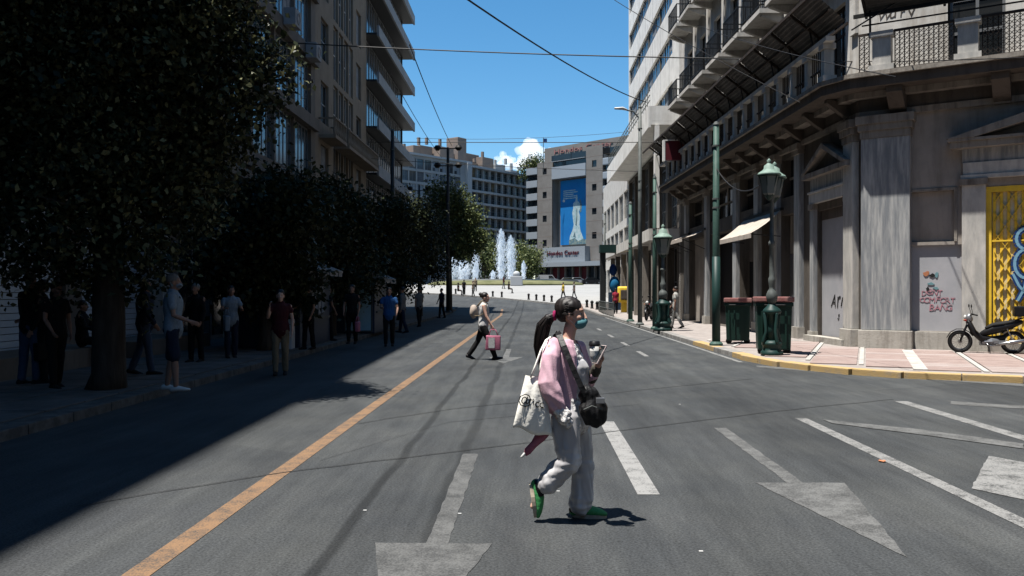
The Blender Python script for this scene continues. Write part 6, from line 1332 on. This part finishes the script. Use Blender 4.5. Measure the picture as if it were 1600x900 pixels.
# trousers
b = MB(); b.loft([ph(893,660), ph(893,646), ph(892,630)], [(.165,.125),(.165,.125),(.145,.11)], (.4,.9,0), 22)
b.loft([sh_, sh_.lerp(sk,.35), sh_.lerp(sk,.7), sk, sk.lerp(sa,.35), sk.lerp(sa,.7), sa+V3((-.012,0,.0))], [(.1,.105),(.095,.1),(.085,.088),(.08,.08),(.082,.082),(.09,.086),(.098,.088)], (0,1,0), 18)
b.loft([rh, rh.lerp(rk,.35), rh.lerp(rk,.7), rk+V3((.01,0,0)), rk.lerp(ra,.35), rk.lerp(ra,.7), ra+V3((.02,0,.02))], [(.105,.115),(.1,.105),(.095,.095),(.086,.09),(.082,.085),(.085,.082),(.088,.078)], (0,1,0), 18)
def satinfold(co, n):
    k = max(0, min(1, (.85-co.z)/.3)); v = V3((co.x*14+co.z*3, co.y*12, co.z*3)); f = abs(noise.noise(v))*1.5-.3+.3*noise.noise(v*2.1); near = math.exp(-((co.z-.42)**2)/.015)+.8*math.exp(-((co.z-.1)**2)/.006)
    return co+n*(.013*f+.012*near*noise.noise(V3((co.x*9, co.y*9, co.z*30))))
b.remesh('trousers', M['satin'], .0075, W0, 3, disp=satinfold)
# lace top
b = MB(); b.loft([ph(893,664), ph(892,640), ph(890,612), ph(889,580), ph(889,556), ph(890,545)], [(.165,.125),(.155,.12),(.122,.098),(.132,.106),(.135,.104),(.09,.075)], (.45,.9,0), 24)
b.remesh('lace_top', M['lace'], .008, W0, 2, disp=folds(.016, 22, 2))
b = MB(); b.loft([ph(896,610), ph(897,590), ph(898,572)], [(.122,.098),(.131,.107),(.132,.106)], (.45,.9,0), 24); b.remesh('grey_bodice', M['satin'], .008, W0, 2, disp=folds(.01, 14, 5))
# cardigan: open shell wrapped round the back, near side falling to a dropped hem, wide sleeve
b = MB(); cs = (.45,.9,0); n = 26
def shell(b, rings, a0, a1, th=.008):
    o_ = MB(); o_.loft([r[0] for r in rings], [(r[1], r[2]) for r in rings], cs, n, caps=False, rnd=False, a0=a0, a1=a1)
    i_ = MB(); i_.loft([r[0] for r in rings], [(r[1]-th, r[2]-th) for r in rings], cs, n, caps=False, rnd=False, a0=a0, a1=a1)
    m_ = n+1; N_ = len(rings); b.add(o_.v+i_.v, o_.f+[tuple(reversed([k+len(o_.v) for k in f])) for f in i_.f]); M_ = len(b.v)-2*len(o_.v); L_ = len(o_.v)
    E = []
    for i in range(N_-1):
        for kk in (0, m_-1): E.append((M_+i*m_+kk, M_+(i+1)*m_+kk, M_+(i+1)*m_+kk+L_, M_+i*m_+kk+L_))
    for kk in range(n):
        for i in (0, N_-1): E.append((M_+i*m_+kk, M_+i*m_+kk+1, M_+i*m_+kk+1+L_, M_+i*m_+kk+L_))
    b.f += E; b.m += [0]*len(E)
rings = [(ph(876,648,-.01), .135, .15), (ph(878,625,0), .15, .15), (ph(880,600,0), .155, .15), (ph(882,572,0), .165, .145), (ph(884,552,0), .165, .13), (ph(885,540,0), .14, .105), (ph(886,530,0), .085, .075)]
import itertools
# the front opening lies where the loft's second axis points to the viewer's right
tdir = V3((0,0,1)); fv = tdir.cross(V3(cs).normalized()); A0 = math.atan2(V3((.8,-.6,0)).dot(fv), V3((.8,-.6,0)).dot(V3(cs).normalized()))
shell(b, rings, A0+.62, A0+2*math.pi-.22, .012)
b.remesh('cardigan', M['cardigan'], .0068, W0, 2, disp=lambda co, n: co+n*(.014*noise.noise(V3((co.x*22+co.z*3, co.y*22, co.z*2.5)))+.003*noise.noise(V3((co.x*50, co.y*50, co.z*6)))))
b = MB(); b.loft([nsh+V3((.015,.03,.01)), nsh.lerp(nel,.3)+V3((.0,-.01,0)), nsh.lerp(nel,.7), nel+V3((.0,0,0)), nel.lerp(nwr,.35)+V3((0,0,0)), nel.lerp(nwr,.75), nel.lerp(nwr,.97)], [(.064,.062),(.07,.07),(.073,.075),(.077,.078),(.077,.077),(.065,.063),(.05,.05)], (0,1,0), 22)
def knit(co, n): d = co.z; return co+n*(.016*noise.noise(V3((co.x*28+d*4, co.y*22, d*2.6)))+.013*max(0, 1-abs(d-.86)/.16)*noise.noise(V3((co.x*14, co.y*14, (d+co.x*.8)*20))))
sl = b.remesh('sleeve', M['cardigan'], .0065, W0, 2, disp=knit)
b = MB(); b.loft([fsh+V3((-.01,-.03,.01)), fsh.lerp(fel,.5), fel, fel.lerp(fwr,.45)], [(.062,.06),(.06,.058),(.055,.052),(.045,.045)], (0,1,0), 18); b.remesh('sleeve', M['cardigan'], .007, W0, 2, disp=knit)
b = MB(); b.loft([fel.lerp(fwr,.25), fel.lerp(fwr,.8)], [(.042,.042),(.036,.036)], (0,1,0), 16); b.remesh('cuff', cloth('olive_grey', (.12,.11,.09)), .006, W0, 2, disp=folds(.006, 40))
b = MB(); b.ball(nwr+V3((.012,-.01,-.02)), (.06,.05,.05), 16, 12); b.loft([nwr+V3((-.01,0,.0)), nwr+V3((.03,-.01,-.07)), nwr+V3((.05,-.0,-.1))], [(.05,.045),(.055,.04),(.04,.03)], (0,1,0), 14); b.remesh('lace_cuff', M['lace'], .006, W0, 2, disp=folds(.022, 30, 7))
b = MB(); b.bev(-.002,.002,0,.1,0,.1,.001)
# shoes
def shoe(org, f, up, sd_, name='shoe'):
    f = V3(f).normalized(); up = V3(up).normalized(); q = lambda x, z, y=0: V3(org)+f*x+up*z+V3(sd_)*y
    b = MB(); b.loft([q(-.085,.045), q(-.04,.05), q(.02,.052), q(.08,.045), q(.125,.036), q(.155,.028)], [(.036,.036),(.041,.04),(.045,.042),(.047,.034),(.042,.026),(.026,.016)], tuple(V3(sd_)), 20); s1_ = b.build('shoe', M['shoe_g'], W0, True)
    b = MB(); P = []
    for k in range(24): a = k*math.pi/12; x = .035+.128*math.cos(a); P.append((x, (.046 if x > 0 else .04)*math.sin(a)))
    b.add([q(x, -.002, y) for x, y in P]+[q(x, .026, y) for x, y in P], [tuple(range(23,-1,-1)), tuple(range(24,48))]+[(i, (i+1) % 24, 24+(i+1) % 24, 24+i) for i in range(24)]); b.build('sole', M['sole'], s1_)
    b = MB(); b.loft([q(-.088,.05), q(-.05,.056), q(.0,.062)], [(.037,.034),(.043,.036),(.046,.036)], tuple(V3(sd_)), 16); b.build('heel_panel', M['blackp'], s1_, True)
gz0 = 0.003
shoe((sa.x+.02, sa.y-.005, gz0), (1,-.12,0), (0,0,1), (0,1,0)); org = ph(829,768,-.09); ff = (ph(836,800,-.09)-ph(831,765,-.09)).normalized(); upv = V3((.98,0,.15)); upv = (upv-ff*upv.dot(ff)).normalized(); shoe(tuple(org+ff*.03), ff, upv, tuple(ff.cross(upv)))
# things she carries (each stands alone)
WL = W0.location
def held(name, label, cat, org): return thing(name, label, cat, tuple(WL+org), 0)
tc_ = ph(835,640,-.17); tb_ = held('tote_bag', 'cream canvas tote bag with dark lettering hanging behind the woman in the pink cardigan', 'bag', tc_); F = lambda p, q, y=-.2: ph(p, q, y)-tc_
fr_ = [F(822,587,-.17), F(845,590,-.2), F(857,625,-.25), F(863,684,-.25), F(838,672,-.26), F(802,670,-.2), F(808,640,-.2)]
def sheetbag(fr_, th=.05, nu=12, nv=14):
    # bilinear patch between four corners with a bulge
    TL, TR, BR, BL = fr_; b = MB(); vs = []
    for sgn in (1, -1):
        for j in range(nv+1):
            for i in range(nu+1):
                u, v = i/nu, j/nv; p = TL.lerp(TR, u).lerp(BL.lerp(BR, u), v); bul = math.sin(math.pi*u)**.6*(math.sin(math.pi*min(v*.9+.05, 1))**.6); fld = .006*math.sin(u*17+v*5)*(.3+v)
                vs.append(p+V3((0, -sgn*(th*bul+.003)+fld, .012*math.sin(u*9)*v)))
    m_ = (nu+1)*(nv+1); fs = []
    for j in range(nv):
        for i in range(nu): a = j*(nu+1)+i; fs.append((a, a+nu+1, a+nu+2, a+1)); fs.append((m_+a, m_+a+1, m_+a+nu+2, m_+a+nu+1))
    for i in range(nu): a = nv*(nu+1)+i; fs.append((a, m_+a, m_+a+1, a+1))
    for j in range(nv):
        for a in (j*(nu+1), j*(nu+1)+nu): fs.append((a, m_+a, m_+a+nu+1, a+nu+1))
    b.add(vs, fs); return b
sheetbag([F(821,586,-.17), F(850,590,-.17), F(864,684,-.17), F(801,668,-.17)], .045).build('bag_body', M['canvas'], tb_, True)
b = MB(); b.tube([F(829,590,-.2), F(836,573,-.2), F(845,548,-.17), F(853,532,-.12), F(860,527,-.06)], .008, 6); b.tube([F(843,592,-.15), F(845,570,-.12), F(850,545,-.1), F(857,530,-.05)], .008, 6); b.build('handle', M['canvas'], tb_, True)
for i, (t_, p_, q_, sz) in enumerate((('@', 820, 630, .1), ('r', 829, 631, .085), ('i', 833.5, 632, .075), ('c', 839, 635, .085), ('c', 846, 636, .085))):
    t = text_mb(t_, sz, depth=.002); c_ = F(p_, q_, -.17); u = (p_-805)/55; off_ = -(.045*math.sin(math.pi*max(.05, min(.95, u)))**.6*.98+.007); t.v = [(x+c_.x, y+c_.y+off_, z+c_.z-.0) for x, y, z in t.v]; t.build('lettering', M['blackp'], tb_)
sf = held('scarf', 'dark rose scarf end with a pale tip dangling below the tote bag', 'scarf', ph(838,690,-.12)); F2 = lambda p, q, y=-.12: ph(p, q, y)-ph(838,690,-.12)
b = MB(); b.loft([F2(856,672), F2(845,682), F2(834,694), F2(824,705), F2(820,710)], [(.03,.035),(.025,.04),(.02,.032),(.014,.022),(.008,.012)], (0,1,0), 14); b.warp(.014, 18, 3); b.build('cloth', M['scarf'], sf, True); b = MB(); b.loft([F2(820,709), F2(815,714)], [(.008,.012),(.01,.009)], (0,1,0), 8); b.build('tip', M['whitep'], sf, True)
bo = ph(925,635,-.22); bb_ = held('shoulder_bag', 'black nylon shoulder bag with a wide strap across the woman in pink', 'bag', bo); F3 = lambda p, q, y=-.22: ph(p, q, y)-bo
b = MB(); b.ball(F3(926,641), (.095,.07,.125), 22, 16, Matrix.Rotation(R(-14), 3, 'Y')); b.ball(F3(918,618), (.075,.055,.07), 16, 12); b.ball(F3(934,652), (.065,.06,.07), 16, 12); b.remesh('bag_body', M['bagb'], .007, bb_, 2, disp=folds(.02, 16, 4))
b = MB(); sp = [F3(871,519,-.06), F3(874,523,-.13), F3(881,540,-.2), F3(889,560,-.23), F3(898,582,-.25), F3(908,604,-.26), F3(916,618,-.26)]
for p, q_ in zip(sp, sp[1:]): b.bar(p, q_+(q_-p)*.04, .04, .006, up=(0,-1,0))
b.build('strap', M['bagb'], bb_); b = MB(); b.tube([F3(871,519,-.06), F3(866,524,.08), F3(880,560,.2), F3(905,605,.12), F3(918,620,-.05)], .012, 8); b.build('strap', M['bagb'], bb_, True)
b = MB(); b.bev(-.03,.03,-.012,.012,-.02,.02,.004); c_ = F3(938,626,-.3); b.v = [tuple(V3(v)+c_) for v in b.v]; b.build('buckle', M['silver'], bb_); b = MB(); b.tube([F3(912,640,-.3), F3(925,634,-.305), F3(942,640,-.29)], .004, 6); b.build('zip', M['greypole'], bb_)
co_ = ph(929,551,-.14); cu = held('paper_cup', 'white paper coffee cup with a black lid in her raised hand', 'cup', co_)
b = MB(); b.lathe([(.028,-.05),(.029,-.049),(.038,.055)], n=24); b.build('cup', M['whitep'], cu, True); b = MB(); b.lathe([(.042,.052),(.042,.062),(.039,.066),(.037,.082),(.033,.084),(.031,.079)], n=24); b.build('lid', M['blackp'], cu, True); b = MB(); b.lathe([(.0325,-.012),(.0355,.028)], n=24, cap=False); b.build('sleeve', M['whitep'], cu, True)
po = ph(937,554,-.18); pn_ = held('phone', 'pale phone held leaning against the coffee cup', 'phone', po); pn_.rotation_euler = (R(0), R(32), R(25)); MB().bev(-.006,.006,-.036,.036,-.075,.075,.004).build('case', cloth('pale_pink', (.75,.62,.6)), pn_, False); MB().box(-.0075,-.0062,-.032,.032,-.07,.07).build('screen', M['dglass'], pn_)
bpy.data.scenes.remove(TS)
